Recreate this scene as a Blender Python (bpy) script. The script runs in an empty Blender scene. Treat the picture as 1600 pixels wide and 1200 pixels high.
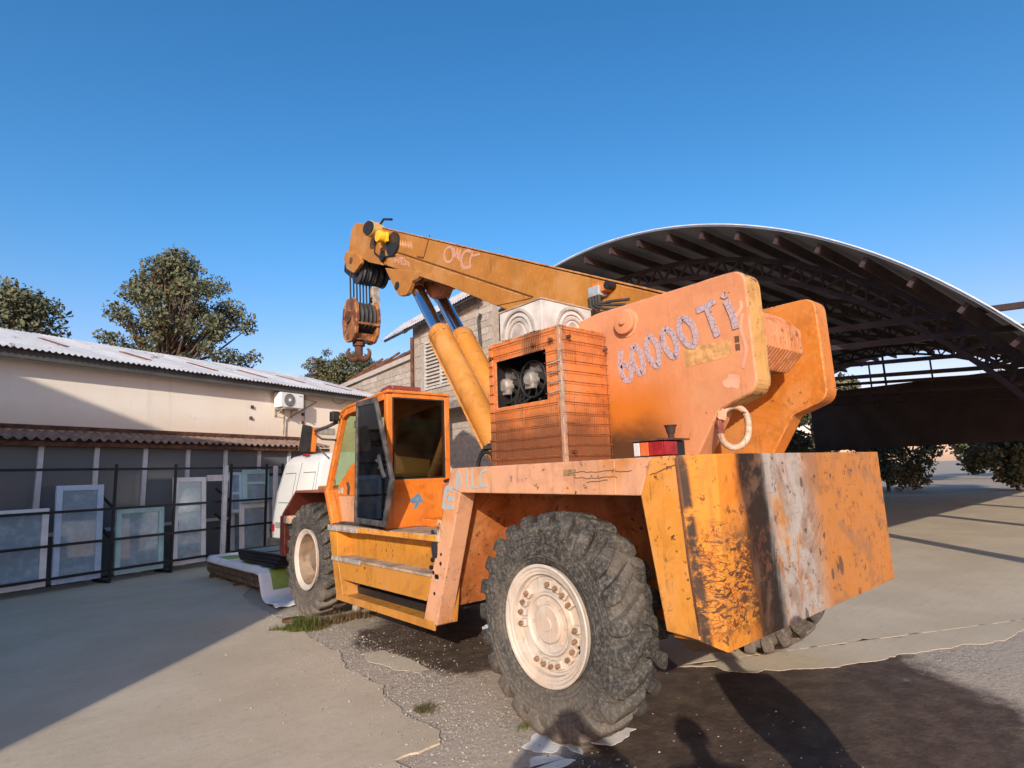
import bpy, bmesh, math, random
import numpy as np
from mathutils import Vector, Matrix, noise as mnoise

random.seed(7)
rng = np.random.default_rng(7)
R = math.radians
scene = bpy.context.scene
COL = scene.collection

# ------------------------------------------------------------------ camera, sky, sun, exposure
cam_d = bpy.data.cameras.new('camera')
cam_d.sensor_width = 36.0
cam_d.lens = 20.25
cam_d.clip_start = 0.05
cam_d.clip_end = 2000.0
cam = bpy.data.objects.new('camera', cam_d)
COL.objects.link(cam)
cam.matrix_world = Matrix(((0.760491, -0.071835, -0.645363, 0.0), (-0.648206, -0.142938, -0.747929, 0.0), (-0.038519, 0.987121, -0.155267, 1.78), (0, 0, 0, 1)))
scene.camera = cam

SUN_EL = R(20.2)
SUN_DIR = Vector((-0.7045, -0.7097, 0.0)) * math.cos(SUN_EL) + Vector((0, 0, math.sin(SUN_EL)))   # towards the sun
world = bpy.data.worlds.new('World')
scene.world = world
world.use_nodes = True
wn = world.node_tree
for n in list(wn.nodes):
    wn.nodes.remove(n)
w_out = wn.nodes.new('ShaderNodeOutputWorld')
w_bg = wn.nodes.new('ShaderNodeBackground')
w_sky = wn.nodes.new('ShaderNodeTexSky')
w_sky.sky_type = 'NISHITA'
w_sky.sun_disc = False
w_sky.sun_elevation = SUN_EL
w_sky.sun_rotation = math.atan2(SUN_DIR.x, SUN_DIR.y)
w_sky.altitude = 100
w_sky.air_density = 1.0
w_sky.dust_density = 1.1
w_sky.ozone_density = 2.2
w_hsv = wn.nodes.new('ShaderNodeHueSaturation')
w_hsv.inputs['Saturation'].default_value = 1.33
w_hsv.inputs['Value'].default_value = 1.03
w_hsv.inputs['Hue'].default_value = 0.5
w_bg.inputs['Strength'].default_value = 0.15
wn.links.new(w_sky.outputs[0], w_hsv.inputs['Color'])
# low haze: the blue pales to a milky lavender towards the horizon, all the way round
w_tc = wn.nodes.new('ShaderNodeTexCoord')
w_sp = wn.nodes.new('ShaderNodeSeparateXYZ')
w_mr = wn.nodes.new('ShaderNodeMapRange')
w_mr.interpolation_type = 'SMOOTHSTEP'
w_mr.inputs[1].default_value = 0.42
w_mr.inputs[2].default_value = 0.08
w_mx = wn.nodes.new('ShaderNodeMix')
w_mx.data_type = 'RGBA'
w_mx.blend_type = 'MULTIPLY'
w_mx.inputs[7].default_value = (1.38, 0.84, 0.84, 1)
wn.links.new(w_tc.outputs['Generated'], w_sp.inputs[0])
wn.links.new(w_sp.outputs['Z'], w_mr.inputs[0])
wn.links.new(w_mr.outputs[0], w_mx.inputs[0])
wn.links.new(w_hsv.outputs[0], w_mx.inputs[6])
wn.links.new(w_mx.outputs[2], w_bg.inputs['Color'])
wn.links.new(w_bg.outputs[0], w_out.inputs['Surface'])

sun_d = bpy.data.lights.new('sun', 'SUN')
sun_d.energy = 3.5
sun_d.angle = R(0.53)
sun_d.color = (1.0, 0.91, 0.79)
sun = bpy.data.objects.new('sun', sun_d)
COL.objects.link(sun)
sun.rotation_euler = SUN_DIR.to_track_quat('Z', 'Y').to_euler()
sun.location = (-20, -20, 20)

vs = scene.view_settings
vs.view_transform = 'Standard'
vs.look = 'None'
vs.gamma = 1.0
vs.use_curve_mapping = False
vs.exposure = 0.48

# ------------------------------------------------------------------ object helpers
BASE = {}

def thing(name, label, cat, loc=(0, 0, 0), group=None):
    o = bpy.data.objects.new(name, None)
    COL.objects.link(o)
    o.empty_display_size = 0.3
    o.location = loc
    o['label'] = label
    o['category'] = cat
    if group:
        o['group'] = group
    BASE[o] = Vector(loc)
    return o

def tag(o, label, cat, group=None):
    o['label'] = label
    o['category'] = cat
    if group:
        o['group'] = group
    return o

def kind(o, k):
    o['kind'] = k
    return o

def empty_part(name, parent, loc):
    """a part made only of sub-parts; loc is a world place"""
    o = bpy.data.objects.new(name, None)
    COL.objects.link(o)
    o.parent = parent
    o.location = Vector(loc) - BASE[parent]
    o.empty_display_size = 0.2
    BASE[o] = Vector(loc)
    return o

def inst(name, mesh, parent, mw, mat=None):
    """another object on a shared mesh, placed by a world matrix"""
    o = bpy.data.objects.new(name, mesh)
    COL.objects.link(o)
    if parent:
        o.parent = parent
        mw = Matrix.Translation(-BASE[parent]) @ mw
    o.matrix_local = mw
    if mat:
        o.material_slots[0].link = 'OBJECT'
        o.material_slots[0].material = mat
    return o

class MB:
    def __init__(self, xf=None):
        self.v = []
        self.f = []
        self.mi = []
        self.xf = xf
    def add(self, verts, faces, mi=0):
        b = len(self.v)
        if self.xf:
            verts = [self.xf(*p) for p in verts]
        self.v += [tuple(p) for p in verts]
        self.f += [tuple(b + i for i in f) for f in faces]
        self.mi += [mi] * len(faces)
        return self
    def box(self, x0, x1, y0, y1, z0, z1, mi=0):
        vs_ = [(x0, y0, z0), (x1, y0, z0), (x1, y1, z0), (x0, y1, z0), (x0, y0, z1), (x1, y0, z1), (x1, y1, z1), (x0, y1, z1)]
        return self.add(vs_, [(0, 3, 2, 1), (4, 5, 6, 7), (0, 1, 5, 4), (1, 2, 6, 5), (2, 3, 7, 6), (3, 0, 4, 7)], mi)
    def prism(self, poly, axis, a, b, mi=0):
        """polygon in the two other axes (in xyz order), extruded along axis from a to b"""
        n = len(poly)
        def P(p, t):
            if axis == 'x': return (t, p[0], p[1])
            if axis == 'y': return (p[0], t, p[1])
            return (p[0], p[1], t)
        vs_ = [P(p, a) for p in poly] + [P(p, b) for p in poly]
        fs = [tuple(range(n))[::-1], tuple(range(n, 2 * n))]
        for i in range(n):
            j = (i + 1) % n
            fs.append((i, j, n + j, n + i))
        return self.add(vs_, fs, mi)
    def bar(self, p, q, w, h, up=(0, 0, 1), mi=0):
        p, q = Vector(p), Vector(q)
        d = (q - p).normalized()
        u = Vector(up)
        s = d.cross(u)
        if s.length < 1e-4:
            s = d.cross(Vector((1, 0, 0)))
        s.normalize()
        u = s.cross(d).normalized()
        s, u = s * w / 2, u * h / 2
        vs_ = [p - s - u, p + s - u, p + s + u, p - s + u, q - s - u, q + s - u, q + s + u, q - s + u]
        return self.add(vs_, [(0, 1, 2, 3), (7, 6, 5, 4), (0, 4, 5, 1), (1, 5, 6, 2), (2, 6, 7, 3), (3, 7, 4, 0)], mi)
    def cyl(self, p, q, r0, r1=None, n=16, cap=True, mi=0):
        if r1 is None: r1 = r0
        p, q = Vector(p), Vector(q)
        d = (q - p).normalized()
        s = d.orthogonal().normalized()
        t = d.cross(s)
        vs_ = []
        for c, r in ((p, r0), (q, r1)):
            for i in range(n):
                a = 2 * math.pi * i / n
                vs_.append(c + (s * math.cos(a) + t * math.sin(a)) * r)
        fs = [(i, (i + 1) % n, n + (i + 1) % n, n + i) for i in range(n)]
        if cap:
            fs += [tuple(range(n))[::-1], tuple(range(n, 2 * n))]
        return self.add(vs_, fs, mi)
    def tube(self, path, r, n=8, closed=False, mi=0):
        path = [Vector(p) for p in path]
        m = len(path)
        vs_ = []
        s = None
        for i, c in enumerate(path):
            a = path[(i - 1) % m] if (closed or i > 0) else c
            b = path[(i + 1) % m] if (closed or i < m - 1) else c
            d = (b - a).normalized()
            if s is None:
                s = d.orthogonal().normalized()
            else:
                s = (s - d * s.dot(d)).normalized()
            t = d.cross(s)
            rr = r[i] if isinstance(r, (list, tuple)) else r
            for k in range(n):
                an = 2 * math.pi * k / n
                vs_.append(c + (s * math.cos(an) + t * math.sin(an)) * rr)
        fs = []
        for i in range(m if closed else m - 1):
            j = (i + 1) % m
            for k in range(n):
                l = (k + 1) % n
                fs.append((i * n + k, i * n + l, j * n + l, j * n + k))
        if not closed:
            fs += [tuple(range(n))[::-1], tuple((m - 1) * n + k for k in range(n))]
        return self.add(vs_, fs, mi)
    def lathe(self, prof, c, axis='x', n=48, mi=0):
        """profile of (along, radius)"""
        c = Vector(c)
        vs_ = []
        for (a, r) in prof:
            for k in range(n):
                an = 2 * math.pi * k / n
                y, z = math.cos(an) * r, math.sin(an) * r
                if axis == 'x': vs_.append(c + Vector((a, y, z)))
                elif axis == 'y': vs_.append(c + Vector((y, a, z)))
                else: vs_.append(c + Vector((y, z, a)))
        fs = []
        for i in range(len(prof) - 1):
            for k in range(n):
                l = (k + 1) % n
                fs.append((i * n + k, i * n + l, (i + 1) * n + l, (i + 1) * n + k))
        return self.add(vs_, fs, mi)
    def mesh(self, name, mats, off=Vector((0, 0, 0)), bevel=0, seg=2, smooth=None):
        me = bpy.data.meshes.new(name)
        me.from_pydata([(p[0] - off[0], p[1] - off[1], p[2] - off[2]) for p in self.v], [], self.f)
        bm = bmesh.new()
        bm.from_mesh(me)
        for f, m in zip(bm.faces, self.mi):
            f.material_index = m
        bmesh.ops.recalc_face_normals(bm, faces=bm.faces)
        if bevel:
            es = [e for e in bm.edges if len(e.link_faces) == 2 and e.calc_face_angle(0) > R(28)]
            if es:
                bmesh.ops.bevel(bm, geom=es, offset=bevel, segments=seg, affect='EDGES', profile=0.5, clamp_overlap=True)
        if smooth:
            for f in bm.faces:
                f.smooth = True
            for e in bm.edges:
                if len(e.link_faces) == 2 and e.calc_face_angle(0) > R(smooth):
                    e.smooth = False
        bm.to_mesh(me)
        bm.free()
        for m in (mats if isinstance(mats, (list, tuple)) else [mats]):
            me.materials.append(m)
        return me
    def build(self, name, mats, parent=None, bevel=0, seg=2, smooth=None):
        off = BASE[parent] if parent else Vector((0, 0, 0))
        me = self.mesh(name, mats, off, bevel, seg, smooth)
        o = bpy.data.objects.new(name, me)
        COL.objects.link(o)
        if parent:
            o.parent = parent
        BASE[o] = Vector(off)
        return o

def rounded(poly, radii, n=5):
    """round the corners of a polygon; radii one per corner"""
    out = []
    m = len(poly)
    for i in range(m):
        p = Vector(poly[i]); a = Vector(poly[i - 1]); b = Vector(poly[(i + 1) % m])
        r = radii[i] if isinstance(radii, (list, tuple)) else radii
        if r <= 0:
            out.append(tuple(p)); continue
        u, v = (a - p).normalized(), (b - p).normalized()
        ang = u.angle(v)
        d = min(r / math.tan(ang / 2), (a - p).length * 0.48, (b - p).length * 0.48)
        s, e = p + u * d, p + v * d
        for k in range(n + 1):
            t = k / n
            out.append(tuple(s * (1 - t) ** 2 + p * 2 * t * (1 - t) + e * t * t))
    return out

# ------------------------------------------------------------------ materials
class NT:
    def __init__(self, name):
        self.m = bpy.data.materials.new(name)
        self.m.use_nodes = True
        self.t = self.m.node_tree
        self.b = self.t.nodes['Principled BSDF']
        self.pos = self.t.nodes.new('ShaderNodeNewGeometry').outputs['Position']
        self._sep = None
    def n(self, typ, **kw):
        nd = self.t.nodes.new(typ)
        for k, v in kw.items():
            setattr(nd, k, v)
        return nd
    def put(self, sock, v):
        if hasattr(v, 'links') or isinstance(v, bpy.types.NodeSocket):
            self.t.links.new(v, sock)
        else:
            sock.default_value = v
    def xyz(self, ax):
        if self._sep is None:
            self._sep = self.n('ShaderNodeSeparateXYZ')
            self.put(self._sep.inputs[0], self.pos)
        return self._sep.outputs['xyz'.index(ax)]
    def scaled(self, s, vec=None, off=(0, 0, 0)):
        nd = self.n('ShaderNodeMapping')
        self.put(nd.inputs['Vector'], vec or self.pos)
        nd.inputs['Scale'].default_value = s
        nd.inputs['Location'].default_value = off
        return nd.outputs[0]
    def noise(self, scale, detail=4, rough=0.55, vec=None, dist=0.0):
        nd = self.n('ShaderNodeTexNoise')
        self.put(nd.inputs['Vector'], vec or self.pos)
        nd.inputs['Scale'].default_value = scale
        nd.inputs['Detail'].default_value = detail
        nd.inputs['Roughness'].default_value = rough
        nd.inputs['Distortion'].default_value = dist
        return nd.outputs['Fac']
    def voro(self, scale, feature='F1', vec=None, out='Distance', rand=1.0):
        nd = self.n('ShaderNodeTexVoronoi', feature=feature)
        self.put(nd.inputs['Vector'], vec or self.pos)
        nd.inputs['Scale'].default_value = scale
        nd.inputs['Randomness'].default_value = rand
        return nd.outputs[out]
    def math(self, op, a, b=0.0, c=None, clamp=False):
        nd = self.n('ShaderNodeMath', operation=op, use_clamp=clamp)
        self.put(nd.inputs[0], a)
        self.put(nd.inputs[1], b)
        if c is not None:
            self.put(nd.inputs[2], c)
        return nd.outputs[0]
    def mr(self, v, a, b, c=0.0, d=1.0):
        nd = self.n('ShaderNodeMapRange', interpolation_type='SMOOTHSTEP')
        self.put(nd.inputs[0], v)
        for i, x in enumerate((a, b, c, d)):
            nd.inputs[1 + i].default_value = x
        return nd.outputs[0]
    def mix(self, f, a, b):
        nd = self.n('ShaderNodeMix', data_type='RGBA')
        self.put(nd.inputs[0], f)
        self.put(nd.inputs[6], a if not isinstance(a, tuple) else (*a[:3], 1))
        self.put(nd.inputs[7], b if not isinstance(b, tuple) else (*b[:3], 1))
        return nd.outputs[2]
    def mul(self, *a):
        r = a[0]
        for x in a[1:]:
            r = self.math('MULTIPLY', r, x)
        return r
    def band(self, ax, a, b, amp=0.0, nz=None):
        """1 on the a side, 0 past b, along a world axis with a noisy edge"""
        v = self.xyz(ax)
        if nz is not None:
            v = self.math('MULTIPLY_ADD', self.math('SUBTRACT', nz, 0.5), amp, v)
        return self.mr(v, a, b, 1, 0) if a < b else self.mr(v, b, a, 0, 1)
    def bump(self, h, strength=0.3, dist=0.01):
        nd = self.n('ShaderNodeBump')
        nd.inputs['Strength'].default_value = strength
        nd.inputs['Distance'].default_value = dist
        self.put(nd.inputs['Height'], h)
        self.put(self.b.inputs['Normal'], nd.outputs[0])
    def done(self, col, rough=0.6, metal=0.0, spec=0.4):
        self.put(self.b.inputs['Base Color'], (*col, 1) if isinstance(col, tuple) and len(col) == 3 else col)
        self.put(self.b.inputs['Roughness'], rough)
        self.put(self.b.inputs['Metallic'], metal)
        self.put(self.b.inputs['Specular IOR Level'], spec)
        return self.m

def plain(name, col, rough=0.6, metal=0.0, spec=0.4, var=0.25, scale=3.0, bump=0.0):
    t = NT(name)
    nz = t.noise(scale, 5, 0.6)
    dark = tuple(c * (1 - var) for c in col)
    lite = tuple(min(1, c * (1 + var * 0.6)) for c in col)
    c = t.mix(t.mr(nz, 0.3, 0.7), dark, lite)
    if bump:
        t.bump(t.noise(scale * 12, 4), bump, 0.004)
    return t.done(c, rough, metal, spec)

RUST = (0.10, 0.035, 0.014)

def paint(name, c1, c2, scale=1.4, th=(0.42, 0.62), rust=0.62, grime=0.3, layers=None, rough=0.55, chips=True, wear=True):
    """old machine paint: two shades of fade, rain streaks, rust specks, dents"""
    t = NT(name)
    big = t.noise(scale, 4, 0.55, dist=0.4)
    col = t.mix(t.mr(big, *th), c1, c2)
    st = t.noise(1.0, 5, 0.65, vec=t.scaled((9, 9, 0.7)))
    col = t.mix(t.mul(t.mr(st, 0.52, 0.78), grime), col, (0.16, 0.075, 0.03))
    fine = t.noise(26, 5, 0.7)
    col = t.mix(t.mul(t.mr(fine, 0.45, 0.8), 0.20), col, (0.75, 0.45, 0.22))
    blot = t.noise(3.3, 6, 0.68, dist=0.8)
    col = t.mix(t.mul(t.mr(blot, 0.47, 0.64), min(0.8, grime * 1.25)), col, tuple(c * 0.50 for c in c1))
    pale = t.noise(2.3, 5, 0.6, vec=t.scaled((1, 1, 1), off=(7, 3, 5)))
    col = t.mix(t.mul(t.mr(pale, 0.50, 0.66), 0.24), col, (0.62, 0.34, 0.15))
    scr = t.noise(1.0, 4, 0.7, vec=t.scaled((4, 2.2, 55)))
    col = t.mix(t.mul(t.mr(scr, 0.62, 0.70), 0.12), col, (0.20, 0.10, 0.05))
    drip = t.noise(1.0, 5, 0.7, vec=t.scaled((34, 34, 1.6)))
    col = t.mix(t.mul(t.mr(drip, 0.55, 0.68), t.mr(blot, 0.42, 0.55), min(0.9, grime * 1.5)), col, (0.11, 0.05, 0.025))
    if wear:
        bv = t.n('ShaderNodeBevel', samples=4)
        bv.inputs['Radius'].default_value = 0.014
        dt = t.n('ShaderNodeVectorMath', operation='DOT_PRODUCT')
        t.put(dt.inputs[0], bv.outputs[0])
        ge = t.n('ShaderNodeNewGeometry')
        t.put(dt.inputs[1], ge.outputs['Normal'])
        ed = t.mr(dt.outputs['Value'], 0.985, 0.90)
        wn_ = t.noise(14, 5, 0.7)
        col = t.mix(t.mul(ed, t.mr(wn_, 0.44, 0.54), 0.75), col, (0.62, 0.40, 0.27))
        col = t.mix(t.mul(ed, t.mr(t.noise(9, 5, 0.7), 0.52, 0.60), 0.85), col, RUST)
    if layers:
        for fn in layers:
            col = fn(t, col)
    if chips:
        ch = t.mul(t.mr(t.noise(17, 6, 0.7), rust, rust + 0.04), t.mr(t.noise(2.1, 3), 0.48, 0.6))
        col = t.mix(ch, col, RUST)
    t.bump(t.math('ADD', t.math('MULTIPLY', t.noise(3.5, 2), 1.0), t.math('MULTIPLY', fine, 0.12)), 0.25, 0.02)
    r = t.mr(fine, 0.2, 0.8, rough - 0.1, rough + 0.15)
    return t.done(col, r, 0.0, 0.45)

# ------------------------------------------------------------------ shared materials
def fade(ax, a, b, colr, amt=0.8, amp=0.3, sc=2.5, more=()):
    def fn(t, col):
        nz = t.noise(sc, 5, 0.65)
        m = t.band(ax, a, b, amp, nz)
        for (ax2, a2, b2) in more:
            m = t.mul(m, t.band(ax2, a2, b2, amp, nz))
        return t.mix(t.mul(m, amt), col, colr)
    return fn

def seam_rust(ax, at, w):
    def fn(t, col):
        d = t.math('ABSOLUTE', t.math('SUBTRACT', t.math('MULTIPLY_ADD', t.noise(6, 4), 0.03, t.xyz(ax)), at + 0.015))
        return t.mix(t.mul(t.mr(d, w, w * 0.4), t.mr(t.noise(9, 4), 0.35, 0.55)), col, (0.05, 0.028, 0.018))
    return fn

SOOT = (0.045, 0.022, 0.012)
M = {}
M['boom'] = paint('boom_paint', (0.404, 0.159, 0.018), (0.447, 0.194, 0.029), 0.7, grime=0.22, rust=0.66)
M['cyl'] = paint('cylinder_paint', (0.496, 0.188, 0.014), (0.528, 0.220, 0.038), 0.8, grime=0.25, rust=0.68)
M['cab'] = paint('cab_paint', (0.644, 0.156, 0.007), (0.662, 0.193, 0.020), 0.9, grime=0.3, rust=0.63)
M['beam'] = paint('beam_paint', (0.630, 0.324, 0.188), (0.594, 0.216, 0.043), 1.3, (0.46, 0.64), grime=0.3, rust=0.6)
M['leg'] = paint('rear_leg_paint', (0.626, 0.248, 0.029), (0.681, 0.304, 0.088), 1.2, (0.5, 0.7), grime=0.4, rust=0.6)
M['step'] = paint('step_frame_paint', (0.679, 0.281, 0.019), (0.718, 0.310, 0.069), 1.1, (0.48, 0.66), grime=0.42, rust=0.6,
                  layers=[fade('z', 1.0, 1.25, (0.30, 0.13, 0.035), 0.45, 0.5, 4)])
M['arch'] = paint('arch_paint', (0.38, 0.115, 0.03), (0.48, 0.17, 0.05), 1.4, grime=0.5, rust=0.58)
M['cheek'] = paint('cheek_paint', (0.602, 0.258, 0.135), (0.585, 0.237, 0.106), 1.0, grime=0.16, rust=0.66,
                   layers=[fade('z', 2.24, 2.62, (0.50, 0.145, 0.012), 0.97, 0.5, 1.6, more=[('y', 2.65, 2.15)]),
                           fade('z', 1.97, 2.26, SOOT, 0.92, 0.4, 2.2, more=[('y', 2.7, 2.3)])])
M['cheek_edge'] = paint('cheek_edge_paint', (0.55, 0.27, 0.045), (0.60, 0.32, 0.09), 2.0, grime=0.5, rust=0.56)
M['cheek2'] = paint('far_cheek_paint', (0.527, 0.166, 0.015), (0.561, 0.204, 0.043), 1.0, grime=0.3, rust=0.6)
M['house'] = paint('radiator_housing_paint', (0.660, 0.210, 0.060), (0.680, 0.180, 0.018), 1.7, grime=0.5, rust=0.62,
                   layers=[fade('z', 2.02, 2.42, (0.15, 0.055, 0.025), 0.85, 0.7, 2.4),
                           lambda t, col: t.mix(t.mul(t.band('z', 2.72, 2.66, 0.1, t.noise(5, 4)), t.band('y', 3.40, 3.48, 0.15, t.noise(5, 4)), t.band('y', 3.26, 3.20, 0.1, t.noise(5, 4)), 0.75), col, (0.05, 0.03, 0.02))])
M['drum'] = paint('winch_guard_paint', (0.612, 0.230, 0.093), (0.561, 0.187, 0.051), 2.0, grime=0.4, rust=0.6)
M['rim'] = paint('rim_paint', (0.60, 0.52, 0.44), (0.52, 0.45, 0.385), 4.0, grime=0.22, rust=0.68, wear=False)
M['rim2'] = paint('front_rim_paint', (0.27, 0.19, 0.125), (0.16, 0.11, 0.07), 4.0, grime=0.4, rust=0.6)
M['maroon'] = paint('maroon_paint', (0.20, 0.030, 0.022), (0.25, 0.05, 0.035), 2.0, grime=0.25, rust=0.64)
M['hookpaint'] = paint('hook_block_paint', (0.36, 0.135, 0.035), (0.42, 0.18, 0.05), 3.0, grime=0.6, rust=0.50, layers=[lambda t, col: t.mix(t.mul(t.mr(t.noise(4.5, 6, 0.7), 0.48, 0.56), 0.85), col, (0.11, 0.035, 0.02))])
M['cream'] = paint('ring_paint', (0.62, 0.46, 0.34), (0.50, 0.29, 0.18), 9.0, grime=0.45, rust=0.54)

def mat_rear():
    """the rear counterweight plate: orange, then a black oil run, then bare grey with rust runs"""
    t = NT('rear_plate_paint')
    x = t.xyz('x'); z = t.xyz('z')
    run = t.noise(1.0, 6, 0.7, vec=t.scaled((8, 8, 1.5)), dist=0.5)
    nz = t.noise(4, 5, 0.65)
    xx = t.math('MULTIPLY_ADD', t.math('SUBTRACT', run, 0.5), 0.22, x)
    xx = t.math('MULTIPLY_ADD', t.math('SUBTRACT', nz, 0.5), 0.14, xx)
    xx = t.math('MULTIPLY_ADD', t.math('SUBTRACT', z, 1.5), 0.10, xx)
    col = t.mix(t.mr(nz, 0.4, 0.65), (0.60, 0.225, 0.028), (0.62, 0.18, 0.02))
    grey = t.mix(t.mr(t.noise(2.4, 6, 0.7, vec=t.scaled((1.6, 1.6, 0.7)), dist=0.6), 0.52, 0.64), (0.37, 0.325, 0.285), (0.46, 0.195, 0.045))
    grey = t.mix(t.mul(t.mr(t.noise(1.0, 6, 0.7, vec=t.scaled((16, 16, 3.0)), dist=0.7), 0.55, 0.66), 0.45), grey, (0.16, 0.075, 0.05))
    col = t.mix(t.mr(xx, 3.50, 3.66), col, t.mix(t.mul(t.mr(t.noise(5, 5, 0.7), 0.45, 0.6), 0.45), grey, (0.20, 0.13, 0.085)))
    col = t.mix(t.mul(t.mr(xx, 4.15, 4.5), 0.9), col, (0.43, 0.155, 0.022))
    dark = t.mul(t.mr(xx, 3.27, 3.42), t.mr(xx, 3.76, 3.62))
    col = t.mix(t.mul(dark, 0.98), col, (0.014, 0.010, 0.008))
    # flaked lower corner: black net of missing paint
    net = t.voro(19, 'DISTANCE_TO_EDGE', vec=t.scaled((1.0, 1.0, 2.2), vec=None), out='Distance')
    nn = t.noise(11, 6, 0.75, vec=t.scaled((1, 1, 2.0)), dist=1.2)
    where = t.mul(t.band('z', 1.30, 1.50, 0.45, nz), t.mr(xx, 3.55, 3.35), t.mr(t.xyz('z'), 0.80, 0.92))
    flake = t.math('MAXIMUM', t.mr(t.math('MULTIPLY_ADD', t.mr(xx, 3.0, 3.45), 0.10, nn), 0.535, 0.56), t.mul(t.mr(net, 0.05, 0.02), t.mr(nz, 0.42, 0.5)))
    col = t.mix(t.mul(where, flake, 0.93), col, (0.05, 0.022, 0.012))
    spots = t.mr(t.voro(4.5, 'SMOOTH_F1', vec=t.scaled((1, 1, 0.6))), 0.13, 0.10)
    col = t.mix(t.mul(spots, t.mr(xx, 3.6, 3.75), 0.85), col, (0.09, 0.05, 0.04))
    redm = t.mul(t.mr(t.noise(5, 5, 0.7, vec=t.scaled((1, 1, 0.5))), 0.60, 0.68), 0.55)
    col = t.mix(redm, col, (0.22, 0.05, 0.028))
    col = t.mix(t.mul(t.mr(t.math('ABSOLUTE', t.math('SUBTRACT', x, 2.97)), 0.03, 0.01), t.mr(nz, 0.38, 0.5)), col, (0.05, 0.03, 0.02))
    col = t.mix(t.mul(t.mr(run, 0.52, 0.66), t.mr(xx, 3.6, 3.3), 0.5), col, (0.30, 0.10, 0.02))
    col = t.mix(t.mul(t.mr(t.noise(6, 6, 0.7), 0.56, 0.66), 0.6), col, (0.15, 0.06, 0.025))
    blo = t.noise(2.2, 6, 0.68, dist=1.0)
    col = t.mix(t.mul(t.mr(blo, 0.50, 0.62), t.mr(xx, 3.3, 3.7, 0.25, 0.6)), col, (0.22, 0.12, 0.07))
    chipn = t.mul(t.mr(t.noise(13, 6, 0.75), 0.60, 0.63), 0.85)
    col = t.mix(chipn, col, (0.07, 0.035, 0.022))
    sc2 = t.mr(t.noise(1.0, 3, 0.6, vec=t.scaled((2.5, 2.5, 60))), 0.66, 0.70)
    col = t.mix(t.mul(sc2, 0.35), col, (0.16, 0.08, 0.04))
    t.bump(t.math('ADD', t.math('MULTIPLY', flake, where), t.noise(3, 2)), 0.4, 0.012)
    return t.done(col, 0.68, 0.0, 0.22)
M['rear'] = mat_rear()

def mat_tyre():
    t = NT('tyre_rubber')
    nz = t.noise(5, 5, 0.65)
    f = t.noise(40, 5, 0.75)
    col = t.mix(t.mr(nz, 0.35, 0.65), (0.030, 0.029, 0.028), (0.062, 0.058, 0.052))
    col = t.mix(t.mul(t.mr(f, 0.42, 0.72), 0.7), col, (0.23, 0.20, 0.165))
    col = t.mix(t.mul(t.mr(t.noise(2.2, 4), 0.5, 0.68), 0.4), col, (0.24, 0.20, 0.16))
    col = t.mix(t.mul(t.band('z', 0.05, 0.55, 0.5, nz), 0.4), col, (0.26, 0.21, 0.165))
    t.bump(t.math('ADD', f, t.math('MULTIPLY', t.noise(9, 4), 1.5)), 0.5, 0.012)
    return t.done(col, 0.85, 0.0, 0.25)
M['tyre'] = mat_tyre()

M['black'] = plain('black_steel', (0.018, 0.017, 0.017), 0.5, 0.0, 0.4, 0.3, 6)
M['rubber'] = plain('black_rubber', (0.022, 0.021, 0.021), 0.55, 0.0, 0.4, 0.4, 12)
M['darkgrey'] = plain('dark_grey_metal', (0.07, 0.068, 0.066), 0.5, 0.3, 0.5, 0.4, 6)
M['weathered'] = plain('weathered_door_metal', (0.115, 0.105, 0.098), 0.55, 0.3, 0.4, 0.6, 9, 0.3)
M['steel'] = plain('bare_steel', (0.42, 0.40, 0.38), 0.35, 0.9, 0.5, 0.35, 7)
M['chrome'] = plain('chromed_rod', (0.55, 0.60, 0.70), 0.12, 1.0, 0.5, 0.06, 2)
M['rust'] = plain('rusty_steel', (0.125, 0.058, 0.035), 0.8, 0.0, 0.2, 0.5, 6, 0.4)
M['rope'] = plain('wire_rope', (0.035, 0.035, 0.045), 0.5, 0.4, 0.4, 0.4, 30)
M['galv'] = plain('dusty_galvanised', (0.42, 0.37, 0.32), 0.6, 0.2, 0.4, 0.4, 10)
M['tread'] = plain('dusty_tread_plate', (0.40, 0.30, 0.22), 0.75, 0.0, 0.3, 0.45, 7, 0.5)
M['white'] = plain('white_plastic', (0.78, 0.76, 0.73), 0.5, 0, 0.4, 0.1, 4)
M['whitebox'] = plain('grubby_white_concrete', (0.56, 0.535, 0.50), 0.85, 0, 0.2, 0.22, 5, 0.4)
M['vanwhite'] = plain('van_paint', (0.68, 0.66, 0.61), 0.3, 0, 0.5, 0.05, 1.5)
M['teal'] = plain('teal_window_frame', (0.42, 0.64, 0.61), 0.5, 0, 0.4, 0.12, 4)
M['blueframe'] = plain('pale_blue_window_frame', (0.50, 0.62, 0.74), 0.5, 0, 0.4, 0.12, 4)
M['red_lens'] = plain('red_lens', (0.30, 0.012, 0.015), 0.35, 0, 0.5, 0.35, 20)
M['orange_lens'] = plain('orange_lens', (0.62, 0.13, 0.03), 0.35, 0, 0.5, 0.25, 20)
M['yellow'] = plain('yellow_plastic', (0.85, 0.48, 0.02), 0.4, 0, 0.5, 0.1, 6)
M['lampcream'] = plain('cream_enamel', (0.62, 0.40, 0.14), 0.5, 0, 0.4, 0.2, 9)
M['cardboard'] = plain('tan_board', (0.62, 0.46, 0.22), 0.8, 0, 0.2, 0.15, 3)
M['fabric'] = plain('black_seat_vinyl', (0.03, 0.03, 0.032), 0.6, 0, 0.4, 0.3, 9)
M['lightmetal'] = plain('light_profile', (0.60, 0.59, 0.60), 0.5, 0.1, 0.4, 0.12, 6)
M['greycan'] = plain('valve_grey', (0.36, 0.40, 0.43), 0.5, 0.2, 0.4, 0.2, 15)
M['net'] = plain('grey_fly_screen', (0.24, 0.26, 0.24), 0.8, 0, 0.2, 0.08, 4)
M['purple'] = None

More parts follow.
